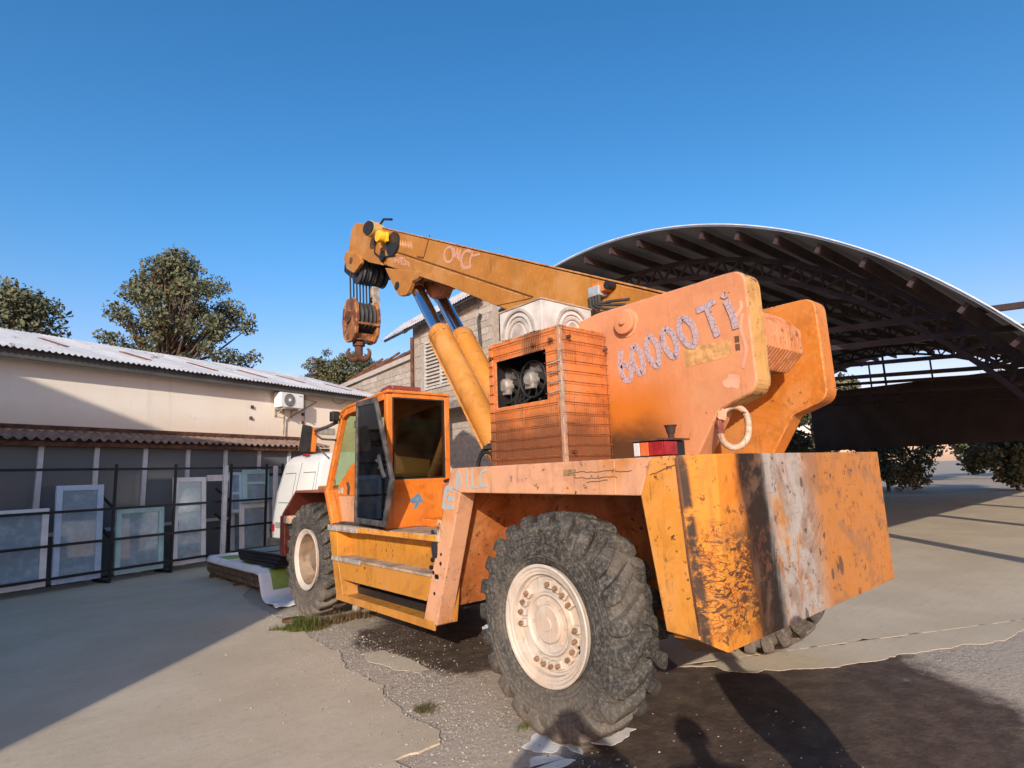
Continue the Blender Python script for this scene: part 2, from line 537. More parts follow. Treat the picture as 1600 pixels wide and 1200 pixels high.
def mat_letters(name, c, crack=(0.17, 0.09, 0.09)):
    t = NT(name)
    e = t.voro(26, 'DISTANCE_TO_EDGE')
    k = t.mr(t.math('MULTIPLY_ADD', t.noise(30, 4), 0.08, e), 0.085, 0.065)
    col = t.mix(t.mul(k, 0.85), c, crack)
    col = t.mix(t.mul(t.mr(t.noise(14, 3), 0.5, 0.7), 0.35), col, (0.58, 0.33, 0.22))
    return t.done(col, 0.7)
M['digits'] = mat_letters('peeling_lilac_lettering', (0.42, 0.325, 0.36))
M['faded'] = mat_letters('faded_boom_lettering', (0.52, 0.29, 0.22), (0.46, 0.18, 0.03))
M['spray'] = mat_letters('pale_blue_spray_paint', (0.30, 0.40, 0.44), (0.5, 0.33, 0.22))
M['spray2'] = plain('blue_spray_paint', (0.10, 0.24, 0.38), 0.6, 0, 0.4, 0.25, 14)
M['fadegrey'] = plain('faded_grey_lettering', (0.42, 0.24, 0.19), 0.7, 0, 0.3, 0.2, 20)
M['blackpaint'] = plain('black_paint_splash', (0.035, 0.032, 0.035), 0.55, 0, 0.4, 0.4, 12)

def glass(name, tint, alpha, rough=0.03, dust_or_sky=(0.20, 0.17, 0.13), base=0.0):
    """tinted pane under a film of dust or painted sky: partly see-through, partly mirror-like"""
    t = NT(name)
    nt = t.t
    tr = t.n('ShaderNodeBsdfTransparent'); tr.inputs[0].default_value = (*tint, 1)
    gl = t.n('ShaderNodeBsdfGlossy'); gl.inputs['Roughness'].default_value = rough
    gl.inputs[0].default_value = (0.9, 0.95, 1, 1)
    df = t.n('ShaderNodeBsdfDiffuse'); df.inputs[0].default_value = (*dust_or_sky, 1)
    fr = t.n('ShaderNodeFresnel'); fr.inputs[0].default_value = 1.5
    m1 = t.n('ShaderNodeMixShader'); m2 = t.n('ShaderNodeMixShader')
    nt.links.new(t.math('MULTIPLY_ADD', t.mr(t.noise(6, 5, 0.7), 0.4, 0.75), alpha, base), m1.inputs[0])
    nt.links.new(tr.outputs[0], m1.inputs[1]); nt.links.new(df.outputs[0], m1.inputs[2])
    nt.links.new(t.math('ADD', fr.outputs[0], 0.02), m2.inputs[0])
    nt.links.new(m1.outputs[0], m2.inputs[1]); nt.links.new(gl.outputs[0], m2.inputs[2])
    out = [n for n in nt.nodes if n.type == 'OUTPUT_MATERIAL'][0]
    nt.links.new(m2.outputs[0], out.inputs['Surface'])
    return t.m
M['cabglass'] = glass('smoked_cab_glass', (0.76, 0.78, 0.62), 0.03)
M['doorglass'] = glass('dark_door_glass', (0.17, 0.175, 0.18), 0.07)
M['greenglass'] = glass('green_windscreen_glass', (0.68, 0.78, 0.60), 0.10)
M['winglass'] = glass('window_glass', (0.62, 0.72, 0.76), 0.2, 0.03, (0.52, 0.66, 0.74), 0.42)  # pale blue film puts the sky's reflection into the pane colour

def mat_pane():
    t = NT('dim_glazing')
    return t.done(t.mix(t.noise(0.7, 3), (0.11, 0.12, 0.125), (0.15, 0.16, 0.165)), 0.22, 0, 0.5)
M['pane'] = mat_pane()

# ------------------------------------------------------------------ ground
def mat_ground():
    t = NT('gravelly_yard')
    v = t.voro(75, 'F1', out='Color')
    sp = t.n('ShaderNodeSeparateColor'); t.put(sp.inputs[0], v)
    f = t.noise(9, 6, 0.7)
    col = t.mix(sp.outputs[0], (0.24, 0.19, 0.145), (0.56, 0.47, 0.37))
    col = t.mix(t.mr(t.noise(1.4, 5, 0.6), 0.4, 0.65), col, (0.44, 0.36, 0.275))
    col = t.mix(t.mul(t.mr(f, 0.5, 0.7), 0.4), col, (0.33, 0.265, 0.20))
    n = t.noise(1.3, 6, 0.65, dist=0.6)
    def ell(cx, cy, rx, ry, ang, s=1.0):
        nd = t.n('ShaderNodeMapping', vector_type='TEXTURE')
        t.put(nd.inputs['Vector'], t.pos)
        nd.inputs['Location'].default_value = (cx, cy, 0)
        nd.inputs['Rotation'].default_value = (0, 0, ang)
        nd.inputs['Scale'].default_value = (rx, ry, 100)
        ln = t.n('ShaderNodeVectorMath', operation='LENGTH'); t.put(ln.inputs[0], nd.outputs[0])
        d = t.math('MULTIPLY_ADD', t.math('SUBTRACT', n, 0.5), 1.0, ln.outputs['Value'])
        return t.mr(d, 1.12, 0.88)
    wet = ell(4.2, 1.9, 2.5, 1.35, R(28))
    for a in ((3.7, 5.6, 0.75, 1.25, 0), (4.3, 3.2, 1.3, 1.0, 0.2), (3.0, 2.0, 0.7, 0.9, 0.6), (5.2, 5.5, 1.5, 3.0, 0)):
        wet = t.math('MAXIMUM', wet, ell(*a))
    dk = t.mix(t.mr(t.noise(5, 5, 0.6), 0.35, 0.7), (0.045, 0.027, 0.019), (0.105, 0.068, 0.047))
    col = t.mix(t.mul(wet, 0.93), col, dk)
    hol = t.mr(t.noise(38, 4, 0.7), 0.60, 0.66)
    col = t.mix(t.mul(hol, 0.6), col, (0.10, 0.075, 0.055))
    t.bump(t.math('ADD', t.math('MULTIPLY', sp.outputs[1], 0.7), t.noise(20, 4)), 0.7, 0.012)
    return t.done(col, t.mr(wet, 0, 1, 0.9, 0.62), 0, 0.3)

def mat_slab():
    t = NT('worn_concrete')
    n1 = t.noise(0.9, 6, 0.6); n2 = t.noise(14, 6, 0.7); n3 = t.noise(90, 3)
    col = t.mix(t.mr(n1, 0.35, 0.68), (0.49, 0.395, 0.275), (0.57, 0.465, 0.335))
    col = t.mix(t.mul(t.mr(n2, 0.5, 0.72), 0.4), col, (0.36, 0.29, 0.215))
    col = t.mix(t.mul(t.mr(n3, 0.55, 0.75), 0.25), col, (0.62, 0.53, 0.42))
    brush = t.noise(1, 4, 0.6, vec=t.scaled((1.2, 22, 1), vec=None))
    col = t.mix(t.mul(t.mr(brush, 0.5, 0.7), 0.22), col, (0.34, 0.29, 0.25))
    crack = t.mul(t.mr(t.math('MULTIPLY_ADD', t.noise(6, 3), 0.03, t.voro(0.33, 'DISTANCE_TO_EDGE')), 0.0125, 0.0095), t.mr(n1, 0.42, 0.5))
    col = t.mix(t.mul(crack, 0.45), col, (0.11, 0.09, 0.075))
    chips = t.mr(t.noise(8, 5, 0.75), 0.68, 0.71)
    col = t.mix(t.mul(chips, 0.6), col, (0.66, 0.59, 0.52))
    t.bump(t.math('ADD', n2, t.math('MULTIPLY', n3, 0.5)), 0.35, 0.008)
    return t.done(col, 0.88, 0, 0.25)
M['ground'] = mat_ground()
M['slab'] = mat_slab()

gm = MB()
gm.add([(-400, -400, 0), (400, -400, 0), (400, 400, 0), (-400, 400, 0)], [(0, 1, 2, 3)])
kind(gm.build('ground', M['ground']), 'structure')

def ragged(pts, step=0.05, amp=0.03, seed=0.0):
    out = []
    for i, p in enumerate(pts):
        q = pts[(i + 1) % len(pts)]
        a, b = Vector((*p, 0)), Vector((*q, 0))
        L = (b - a).length
        if L > 6:
            out.append(tuple(a.xy)); continue
        m = max(1, int(L / step))
        nrm = Vector((-(b - a).y, (b - a).x, 0)).normalized()
        for k in range(m):
            c = a.lerp(b, k / m)
            w = mnoise.noise(c * 3.1 + Vector((seed, 0, 0))) * 1.6 + mnoise.noise(c * 11 + Vector((seed, 5, 0)))
            out.append(tuple((c + nrm * w * amp).xy))
    return out

edge = [(2.83, 9.3), (2.831, 7.791), (2.71, 6.658), (2.731, 6.113), (2.536, 5.503), (2.563, 4.821), (2.411, 4.473), (2.393, 4.103),
        (2.423, 3.715), (2.312, 3.578), (2.134, 3.542), (1.981, 3.577), (2.0, 3.40), (1.62, 2.8), (1.1, 1.6), (0.4, 0.2), (-0.5, -2.0)]
slab = ragged(edge[:-1]) + [(-0.5, -2.0), (-2, -14), (-30, -14), (-30, 9.3)]
sm_ = MB(); sm_.prism(slab[::-1], 'z', -0.05, 0.014)
kind(sm_.build('concrete_slab', M['slab']), 'structure')
far = [(-30, 9.304), (2.826, 9.304), (2.95, 10.3), (3.6, 11.6), (12.0, 13.6), (16, 14.5), (14, 24), (-30, 24)]
sm_ = MB(); sm_.prism(far, 'z', -0.05, 0.010)
kind(sm_.build('concrete_apron', M['slab']), 'structure')
right_edge = [(4.72, 3.30), (5.0, 2.78), (5.45, 2.38), (6.2, 2.05), (7.4, 1.5), (9, 1.2)]
rs = ragged(right_edge, 0.05, 0.05, 3) + [(9, 1.2), (40, 0.5), (40, 12), (6.4, 12), (6.2, 7), (5.4, 4.3)]
sm_ = MB(); sm_.prism(rs, 'z', -0.05, 0.0035)
kind(sm_.build('concrete_floor', M['slab']), 'structure')
pt = ragged([(2.865, 5.898), (3.102, 5.831), (3.131, 5.357), (3.104, 4.937), (2.967, 4.906), (2.861, 5.229), (2.816, 5.586)], 0.04, 0.03, 8)
sm_ = MB(); sm_.prism(pt, 'z', -0.01, 0.003)
kind(sm_.build('concrete_patch', M['slab']), 'structure')
M['lime'] = plain('spilt_lime_wash', (0.72, 0.68, 0.62), 0.8, 0, 0.3, 0.15, 8, 0.3)
for k, pg in enumerate(([(2.682, 3.135), (2.876, 3.220), (3.002, 3.134), (3.061, 2.988), (3.206, 2.812), (3.396, 2.815), (3.281, 2.763), (3.111, 2.749), (3.030, 2.845), (2.961, 2.954), (2.894, 2.795), (2.878, 2.961), (2.763, 2.952)],
                        [(2.470, 2.914), (2.659, 2.986), (2.745, 2.946), (2.797, 2.786), (2.626, 2.757)])):
    lp = ragged(pg, 0.02, 0.035, k * 4)
    sm_ = MB(); sm_.prism(lp, 'z', -0.01, 0.003)
    tag(sm_.build('lime_spill', M['lime']), ['ragged white lime spill at the foot of the near tyre', 'small white lime spill nearest the camera, apart from the tyre'][k], 'spill', 'white lime spills on the ground')

# loose stones, too many to count
def pebbles():
    vs_, fs = [], []
    base = [(1, 0, 0), (-1, 0, 0), (0, 1, 0), (0, -1, 0), (0, 0, 1), (0, 0, -1)]
    bf = [(0, 2, 4), (2, 1, 4), (1, 3, 4), (3, 0, 4), (2, 0, 5), (1, 2, 5), (3, 1, 5), (0, 3, 5)]
    lim = [(2.831, 7.791), (2.71, 6.658), (2.731, 6.113), (2.536, 5.503), (2.563, 4.821), (2.411, 4.473), (2.393, 4.103), (2.423, 3.715), (2.312, 3.578), (1.98, 3.5), (1.62, 2.8), (1.1, 1.6)]
    ly = np.array([p[1] for p in lim])[::-1]; lx = np.array([p[0] for p in lim])[::-1]
    mi = []
    for k in range(15000):
        y = rng.uniform(1.5, 8.5)
        x0 = float(np.interp(y, ly, lx))
        dx = abs(rng.normal(0, 0.55)) if k % 3 else rng.uniform(0, 3)
        x = x0 + dx - 0.02
        if k % 12 == 0:
            x = x0 - rng.exponential(0.35)
        dark = (x > 3.0 and y < 3.0) or (x > 3.2)
        if dark and rng.random() < 0.75: continue
        s = rng.lognormal(-5.45, 0.45)
        b = len(vs_); a = rng.uniform(0, 6.28); ca, sa = math.cos(a), math.sin(a)
        z = 0.015 if x < x0 else 0.0
        for p in base:
            j = rng.uniform(0.65, 1.25, 3) * s
            px, py, pz = p[0] * j[0] * 1.2, p[1] * j[1], p[2] * j[2] * 0.6
            vs_.append((x + px * ca - py * sa, y + px * sa + py * ca, z + pz + s * 0.25))
        fs += [tuple(b + i for i in f) for f in bf]
        mi += [int(rng.integers(0, 3))] * 8
    m = MB(); m.v, m.f, m.mi = vs_, fs, mi
    return m
pm = [plain('pale_stone', (0.50, 0.43, 0.35), 0.9, 0, 0.2, 0.2, 40), plain('brown_stone', (0.30, 0.235, 0.18), 0.9, 0, 0.2, 0.3, 40), plain('grey_stone', (0.38, 0.33, 0.275), 0.9, 0, 0.2, 0.2, 40)]
g = pebbles().build('gravel', pm)
kind(g, 'stuff'); g['label'] = 'loose pale gravel along the broken edge of the concrete'

# ------------------------------------------------------------------ the cream yard building
W0 = Vector((0.3207 * 18.3, 0.9385 * 18.3, 0)); WD = Vector((0.9354, 0.3535, 0)); WT = Vector((0.3535, -0.9354, 0))
def wxf(s, d, z):
    p = W0 + WD * s + WT * d
    return (p.x, p.y, z)
def wpt(s, d, z): return Vector(wxf(s, d, z))
def mat_plaster():
    t = NT('cream_plaster')
    n = t.noise(0.8, 6, 0.6)
    col = t.mix(t.mr(n, 0.35, 0.65), (0.86, 0.75, 0.62), (0.88, 0.78, 0.66))
    st = t.noise(1, 5, 0.65, vec=t.scaled((5, 5, 0.4)))
    low = t.band('z', 3.2, 3.75, 0.5, t.noise(2.0, 5, 0.7))
    col = t.mix(t.mul(low, 0.4), col, (0.66, 0.48, 0.32))
    col = t.mix(t.mul(t.mr(st, 0.55, 0.75), 0.16), col, (0.42, 0.33, 0.25))
    lines = t.mr(t.math('ABSOLUTE', t.math('SUBTRACT', t.math('FRACT', t.math('MULTIPLY', t.xyz('z'), 4.0)), 0.5)), 0.46, 0.5)
    col = t.mix(t.mul(lines, 0.06), col, (0.4, 0.33, 0.26))
    patch = t.mr(t.noise(1.1, 5, 0.7), 0.63, 0.68)
    col = t.mix(t.mul(patch, 0.25), col, (0.36, 0.33, 0.29))
    t.bump(t.noise(20, 5), 0.3, 0.01)
    return t.done(col, 0.9, 0, 0.2)
M['plaster'] = mat_plaster()
def mat_roofsheet():
    t = NT('pale_corrugated_sheet')
    n = t.noise(2.0, 5, 0.65)
    col = t.mix(t.mr(n, 0.35, 0.7), (0.56, 0.54, 0.52), (0.68, 0.66, 0.64))
    vec = t.scaled((2.6, 0.5, 0.5))
    r = t.mr(t.noise(1.3, 6, 0.7, vec=vec), 0.60, 0.66)
    col = t.mix(t.mul(r, 0.75), col, (0.20, 0.075, 0.045))
    return t.done(col, 0.5, 0.3, 0.4)
M['roofsheet'] = mat_roofsheet()
M['rustsheet'] = plain('rusted_strip', (0.24, 0.095, 0.065), 0.8, 0, 0.2, 0.4, 4)
M['underside'] = plain('eave_shade_grey', (0.10, 0.095, 0.09), 0.85, 0, 0.2, 0.2, 2)

yb = thing('yard_building', 'long cream plastered workshop with corrugated roof, awning and dark glazing', 'building', tuple(W0))
w = MB(wxf)
w.box(-14, 4.6, -8.0, 0, 0, 4.72)
w.build('wall', M['plaster'], yb)
e = MB(wxf); e.box(-14, 4.6, 0.0, 0.34, 4.50, 4.56); e.box(-14, 4.6, 0.30, 0.345, 4.40, 4.565)
e.build('eave_shade_board', M['underside'], yb)  # dark boards: the shadow under the eaves put into their colour

def corrugated(xf, s0, s1, pa, pb, pitch, amp, thick=0.006, per=6, phase=0):
    """sheet waving along s, running from pa=(d,z) to pb=(d,z)"""
    m = MB(xf)
    n = max(2, int(round((s1 - s0) / pitch * per)))
    va = []
    for i in range(n + 1):
        s = s0 + (s1 - s0) * i / n
        h = amp * math.sin(2 * math.pi * (s / pitch) + phase)
        va.append((s, pa[0], pa[1] + h)); va.append((s, pb[0], pb[1] + h))
    low = [(a, b, c - thick) for a, b, c in va]
    fs = []
    k = len(va)
    for i in range(n):
        a, b, c, d = 2 * i, 2 * i + 1, 2 * i + 3, 2 * i + 2
        fs.append((a, b, c, d)); fs.append((k + d, k + c, k + b, k + a))
        fs.append((a, d, k + d, k + a)); fs.append((b, k + b, k + c, c))
    fs.append((0, k, k + 1, 1)); fs.append((2 * n, 2 * n + 1, k + 2 * n + 1, k + 2 * n))
    m.add(va + low, fs)
    return m
roof = empty_part('roof', yb, tuple(W0))
s = -14.0; i = 0
while s < 4.7:
    off = 0.006 * (i % 2)
    m = corrugated(wxf, s, min(s + 0.86, 4.75), (0.46, 4.58 + off), (-4.2, 5.97 + off), 0.115, 0.02)
    m.build('roof_sheet', M['roofsheet'], roof, smooth=50)
    if i % 2 == 0:
        a = rng.uniform(0.05, 0.6); b = a + rng.uniform(0.25, 0.4)
        q0, q1 = (-0.3 - a * 2.0), (-0.3 - a * 2 - 1.3)
        zf = lambda d: 4.58 + (0.46 - d) * (1.39 / 4.66) + 0.036
        m = MB(wxf); c = s + 0.35
        m.add([(c, q0, zf(q0)), (c + 0.14, q0, zf(q0)), (c + 0.14, q1, zf(q1)), (c, q1, zf(q1)), (c, q0, zf(q0) - 0.05), (c + 0.14, q0, zf(q0) - 0.05), (c + 0.14, q1, zf(q1) - 0.05), (c, q1, zf(q1) - 0.05)],
              [(0, 1, 2, 3), (4, 7, 6, 5), (0, 4, 5, 1), (1, 5, 6, 2), (2, 6, 7, 3), (3, 7, 4, 0)])
        m.build('rusty_strip', M['rustsheet'], roof)
    s += 0.85; i += 1
m = MB(wxf); m.box(-14, 4.7, -8.1, -4.2, 5.85, 5.97); m.build('roof_back', M['roofsheet'], yb)

# awning with its glazing
M['fibro'] = plain('brown_fibre_cement', (0.23, 0.155, 0.125), 0.85, 0, 0.2, 0.35, 5, 0.3)
aw = empty_part('awning', yb, tuple(W0))
s = -12.0
while s < 0.9:
    corrugated(wxf, s, s + 1.07 if s + 1.07 < 0.95 else 0.95, (0.98, 2.80), (0.02, 3.02), 0.178, 0.032, 0.008, 8).build('awning_sheet', M['fibro'], aw, smooth=60)
    s += 1.068
m = MB(wxf); m.box(-12, 0.98, 0.80, 0.90, 2.66, 2.75); m.box(-12, 0.6, 0.003, 0.06, 3.06, 3.14); m.build('awning_beam', M['rust'], aw)
gl = empty_part('glazing', yb, tuple(W0))
xs_ = [-12 + 0.97 * i for i in range(14)]
for i, a in enumerate(xs_[:-1]):
    m = MB(wxf); m.box(a + 0.045, a + 0.925, 0.70, 0.715, 0.05, 2.66); m.build('glass_pane', M['pane'], gl)
for a in xs_:
    m = MB(wxf); m.box(a - 0.045, a + 0.045, 0.68, 0.76, 0.02, 2.66); m.build('mullion', M['lightmetal'], gl)
m = MB(wxf); m.box(-12, 0.66, 0.67, 0.77, 0.95, 1.02); m.build('transom', M['lightmetal'], gl)
# pipes and cable on the wall
m = MB(wxf)
m.tube([(0.02, 0.03, 3.02), (0.0, 0.03, 3.6), (0.02, 0.03, 3.98)], 0.012, 6)
m.tube([(0.06, 0.035, 3.03), (0.08, 0.035, 3.62), (1.25, 0.035, 4.27), (0.55, 0.035, 4.33)], 0.022, 6)
m.tube([(0.75, 0.03, 3.02), (0.80, 0.03, 4.48)], 0.014, 6)
m.build('pipe', M['galv'], yb)
m = MB(wxf); m.tube([(1.9 + 0.05 * k, 0.02, 4.42 - 0.13 * math.sin(math.pi * k / 12)) for k in range(13)], 0.007, 5); m.build('cable', M['black'], yb)
m = MB(wxf)
for (a, z) in ((-1.05, 3.93), (-1.08, 3.62), (0.72, 3.85), (0.72, 3.6), (0.70, 4.36)):
    m.box(a - 0.035, a + 0.035, 0.002, 0.05, z - 0.05, z + 0.03)
m.build('wall_bracket', M['rust'], yb)
m = MB(wxf)
for a in (1.15, 1.75):
    m.box(a - 0.28, a + 0.28, 0.004, 0.02, 3.27, 3.47)
m.build('plaster_patch', plain('bare_grey_render', (0.40, 0.36, 0.31), 0.9, 0, 0.2, 0.3, 6), yb)

# air conditioner
ac = thing('air_conditioner', 'white air conditioner outdoor unit hung high on the cream wall', 'air conditioner', wxf(0, 0.15, 3.96))
m = MB(wxf); m.box(-0.40, 0.42, 0.10, 0.40, 3.95, 4.38); m.build('casing', M['white'], ac, bevel=0.015)
m = MB(wxf)
def ringp(s, z, r, d, n=28): return [(s + r * math.cos(2 * math.pi * k / n), d, z + r * math.sin(2 * math.pi * k / n)) for k in range(n)]
for r_ in (0.185, 0.15, 0.115, 0.08, 0.045):
    m.tube(ringp(-0.10, 4.165, r_, 0.412), 0.006, 5, closed=True)
for k in range(8):
    a = math.pi * k / 8
    m.tube([(-0.10 + 0.185 * math.cos(a), 0.414, 4.165 + 0.185 * math.sin(a)), (-0.10 - 0.185 * math.cos(a), 0.414, 4.165 - 0.185 * math.sin(a))], 0.005, 4)
m.build('fan_grille', plain('grille_grey', (0.3, 0.3, 0.3), 0.5), ac)
m = MB(wxf)
vsd = [(-0.10, 0.404, 4.165)] + ringp(-0.10, 4.165, 0.19, 0.404)
m.add(vsd, [(0, k + 1, (k + 1) % 28 + 1) for k in range(28)]); m.build('fan_opening', M['darkgrey'], ac)
m = MB(wxf); m.tube([(-0.10, 0.40, 4.165), (-0.10, 0.43, 4.165)], 0.045, 12); m.build('fan_hub', M['white'], ac)
for a in (-0.28, 0.30):
    m = MB(wxf); m.box(a - 0.02, a + 0.02, 0.004, 0.42, 3.90, 3.94); m.box(a - 0.02, a + 0.02, 0.004, 0.03, 3.70, 3.90); m.bar((a, 0.03, 3.74), (a, 0.34, 3.90), 0.02, 0.02); m.build('bracket', M['galv'], ac)
m = MB(wxf); m.box(0.25, 0.38, 0.4005, 0.403, 4.29, 4.325); m.build('badge', plain('badge_grey', (0.45, 0.45, 0.45), 0.5), ac)

# ------------------------------------------------------------------ concrete block building (gable wall on the plane x=10)
bb = thing('block_building', 'unfinished grey concrete block building with louvred window and corrugated verge', 'building', (10, 16, 0))
def mat_block(nm, c1, c2):
    t = NT(nm)
    n = t.noise(7, 6, 0.7)
    col = t.mix(t.mr(n, 0.35, 0.68), c1, c2)
    col = t.mix(t.mul(t.mr(t.noise(1.0, 5, 0.6, vec=t.scaled((3, 3, 0.5))), 0.52, 0.72), 0.4), col, (0.22, 0.185, 0.15))
    t.bump(t.noise(40, 4), 0.5, 0.01)
    return t.done(col, 0.93, 0, 0.2)
M['block'] = [mat_block('block_warm', (0.36, 0.30, 0.245), (0.45, 0.39, 0.325)), mat_block('block_pale', (0.41, 0.355, 0.30), (0.48, 0.425, 0.365)), mat_block('block_dull', (0.32, 0.27, 0.22), (0.41, 0.35, 0.29))]
M['mortar'] = plain('mortar', (0.37, 0.32, 0.27), 0.95, 0, 0.1, 0.2, 8)
# outlines of the wall in (y, z)
def top_main(y): return 6.78 + (16.68 - y) * 0.07
def top_low(y): return 5.93 - (y - 16.7) * 0.044
core = [(16.70, 0), (16.70, top_main(16.7) + 0.20), (12.35, top_main(12.35) + 0.16), (12.35, 0)]
m = MB(); m.prism(core, 'x', 10.016, 10.25)
m.prism([(25.5, 0), (25.5, top_low(25.5) - 0.15), (16.72, top_low(16.72) - 0.15), (16.72, 0)], 'x', 10.038, 10.25)
m.prism([(16.66, 0), (16.66, 6.3), (12.4, 6.4), (12.4, 0)], 'x', 16.0, 16.2)
m.box(10.25, 16.1, 16.5, 16.66, 0, 6.3)
m.build('wall_core', M['mortar'], bb)
lv = (14.02, 15.92, 4.66, 6.12)       # louvre opening y0,y1,z0,z1
bl = MB(); bl.box(0, 0.036, 0, 0.385, 0, 0.187)
blme = [bl.mesh('block_mesh', M['block'][k]) for k in range(3)]
bwall = empty_part('block_wall', bb, (10, 16, 0))
cand = []
for row in range(36):
    z0 = 0.0 + row * 0.2
    sh = 0.2 if row % 2 else 0.0
    for k in range(32):
        y0 = 12.36 + sh + k * 0.4
        y1 = y0 + 0.385
        low = y0 > 16.70
        if not low and y1 > 16.70: continue
        if z0 + 0.19 > (top_low(y1) - 0.16 if low else top_main(y1) + 0.12): continue
        if y1 > lv[0] - 0.05 and y0 < lv[1] + 0.05 and z0 + 0.19 > lv[2] - 0.05 and z0 < lv[3] + 0.05: continue
        cand.append((z0, y0, low))
cand.sort(key=lambda c: -c[0])
rest = MB()
cnt = 0
for (z0, y0, low) in cand:
    x = 10.0 + (0.022 if low else 0.0) + rng.uniform(-0.004, 0.004)
    if cnt < 298:
        inst('block', blme[int(rng.integers(0, 3))], bwall, Matrix.Translation((x, y0, z0 + 0.006))); cnt += 1
    else:
        rest.box(x, x + 0.036, y0, y0 + 0.385, z0 + 0.006, z0 + 0.193)
kind(rest.build('lower_blocks', M['block'][0], bwall), 'stuff')
# coping of the low parapet, verge roof
m = MB(); m.prism([(25.5, top_low(25.5) - 0.14), (25.5, top_low(25.5) + 0.03), (16.75, top_low(16.75) + 0.03), (16.75, top_low(16.75) - 0.14)], 'x', 9.93, 10.28); m.build('parapet_coping', M['block'][1], bb)
vr = empty_part('verge_roof', bb, (10, 16, 0))
for k in range(6):
    y1 = 18.1 - k * 0.95
    def zt(y): return 6.70 + (18.1 - y) * 0.05 + 0.02 * (k % 2)
    mm = MB(lambda s, d, z: (d, s, z + (18.1 - s) * 0.05))
    c = corrugated(lambda s, d, z: (d, s, z + (18.1 - s) * 0.05), y1 - 0.97, y1, (9.55, 6.64 + 0.008 * (k % 2)), (10.45, 7.40 + 0.008 * (k % 2)), 0.12, 0.02)
    c.build('roof_sheet', M['roofsheet'], vr, smooth=50)
m = MB()
for y in (12.6, 13.7, 14.8, 15.9, 16.6):
    m.bar((9.60, y, 6.57 + (18.1 - y) * 0.05), (10.4, y, 7.24 + (18.1 - y) * 0.05), 0.08, 0.12)
m.bar((9.64, 18.0, 6.62), (9.64, 12.4, 6.89), 0.05, 0.07)
m.build('rafter', M['darkgrey'], bb)
# louvred window
lw = empty_part('louvre_window', bb, (10, 15, 4.6))
m = MB()
m.box(9.96, 10.03, lv[0], lv[0] + 0.08, lv[2], lv[3]); m.box(9.96, 10.03, lv[1] - 0.08, lv[1], lv[2], lv[3])
mid = (lv[0] + lv[1]) / 2
m.box(9.96, 10.03, mid - 0.05, mid + 0.05, lv[2], lv[3]); m.box(9.955, 10.03, lv[0], lv[1], lv[3], lv[3] + 0.07); m.box(9.955, 10.03, lv[0], lv[1], lv[2] - 0.07, lv[2])
M['louvre'] = plain('pale_grey_louvre', (0.50, 0.46, 0.40), 0.7, 0, 0.3, 0.2, 6)
m.build('louvre_frame', M['louvre'], lw)
m = MB(); m.box(10.032, 10.034, lv[0], lv[1], lv[2], lv[3]); m.build('dark_opening', M['black'], lw)
sl = MB(); sl.add([(-0.035, 0, -0.03), (0.030, 0, 0.035), (0.030, 0.84, 0.035), (-0.035, 0.84, -0.03), (-0.035, 0, -0.042), (0.030, 0, 0.023), (0.030, 0.84, 0.023), (-0.035, 0.84, -0.042)],
                  [(0, 1, 2, 3), (4, 7, 6, 5), (0, 4, 5, 1), (1, 5, 6, 2), (2, 6, 7, 3), (3, 7, 4, 0)])
slm = sl.mesh('louvre_slat_mesh', M['louvre'])
for c in (lv[0] + 0.065, mid + 0.045):
    for k in range(12):
        inst('louvre_slat', slm, lw, Matrix.Translation((9.985, c, lv[2] + 0.07 + k * 0.119)))
m = MB(); m.tube([(9.93, 16.62, 2.0), (9.93, 16.62, 6.5)], 0.06, 10); m.build('downpipe', M['rust'], bb)
m = MB(); m.box(9.35, 10.0, 12.4, 15.1, 3.72, 3.94); m.build('lintel_canopy', plain('grey_concrete_ledge', (0.26, 0.22, 0.18), 0.9, 0, 0.2, 0.3, 5), bb)
m = MB(); m.tube([(9.4, 13.9, 0), (9.42, 13.93, 3.7)], 0.055, 8); m.build('canopy_post', M['black'], bb)
m = MB(); m.tube([(9.9, 12.75, 6.4), (9.9, 12.85, 6.25), (9.9, 12.8, 5.6), (9.92, 12.9, 4.0)], 0.045, 8); m.build('gutter_pipe', M['darkgrey'], bb)

# wrecked roof timbers left of the gable, seen above the parapet
wr = thing('roof_frame_wreck', 'rusty collapsed roof battens lying above the block parapet', 'roof frame', (12, 19, 5))
for k in range(12):
    y = 17.5 + k * 0.48
    m = MB(); m.bar((10.55, y + 0.2, 5.98), (11.7, y - 0.8, 6.72 + 0.10 * (k % 3)), 0.07, 0.08); m.build('rafter', M['rust'], wr)
for k in range(6):
    x = 10.7 + k * 0.17
    m = MB(); m.bar((x, 17.1, 6.22 + k * 0.09 + rng.uniform(-0.05, 0.05)), (x + 0.1, 23.0, 6.02 + k * 0.09 + rng.uniform(-0.1, 0.1)), 0.05, 0.06); m.build('batten', M['rust'], wr)

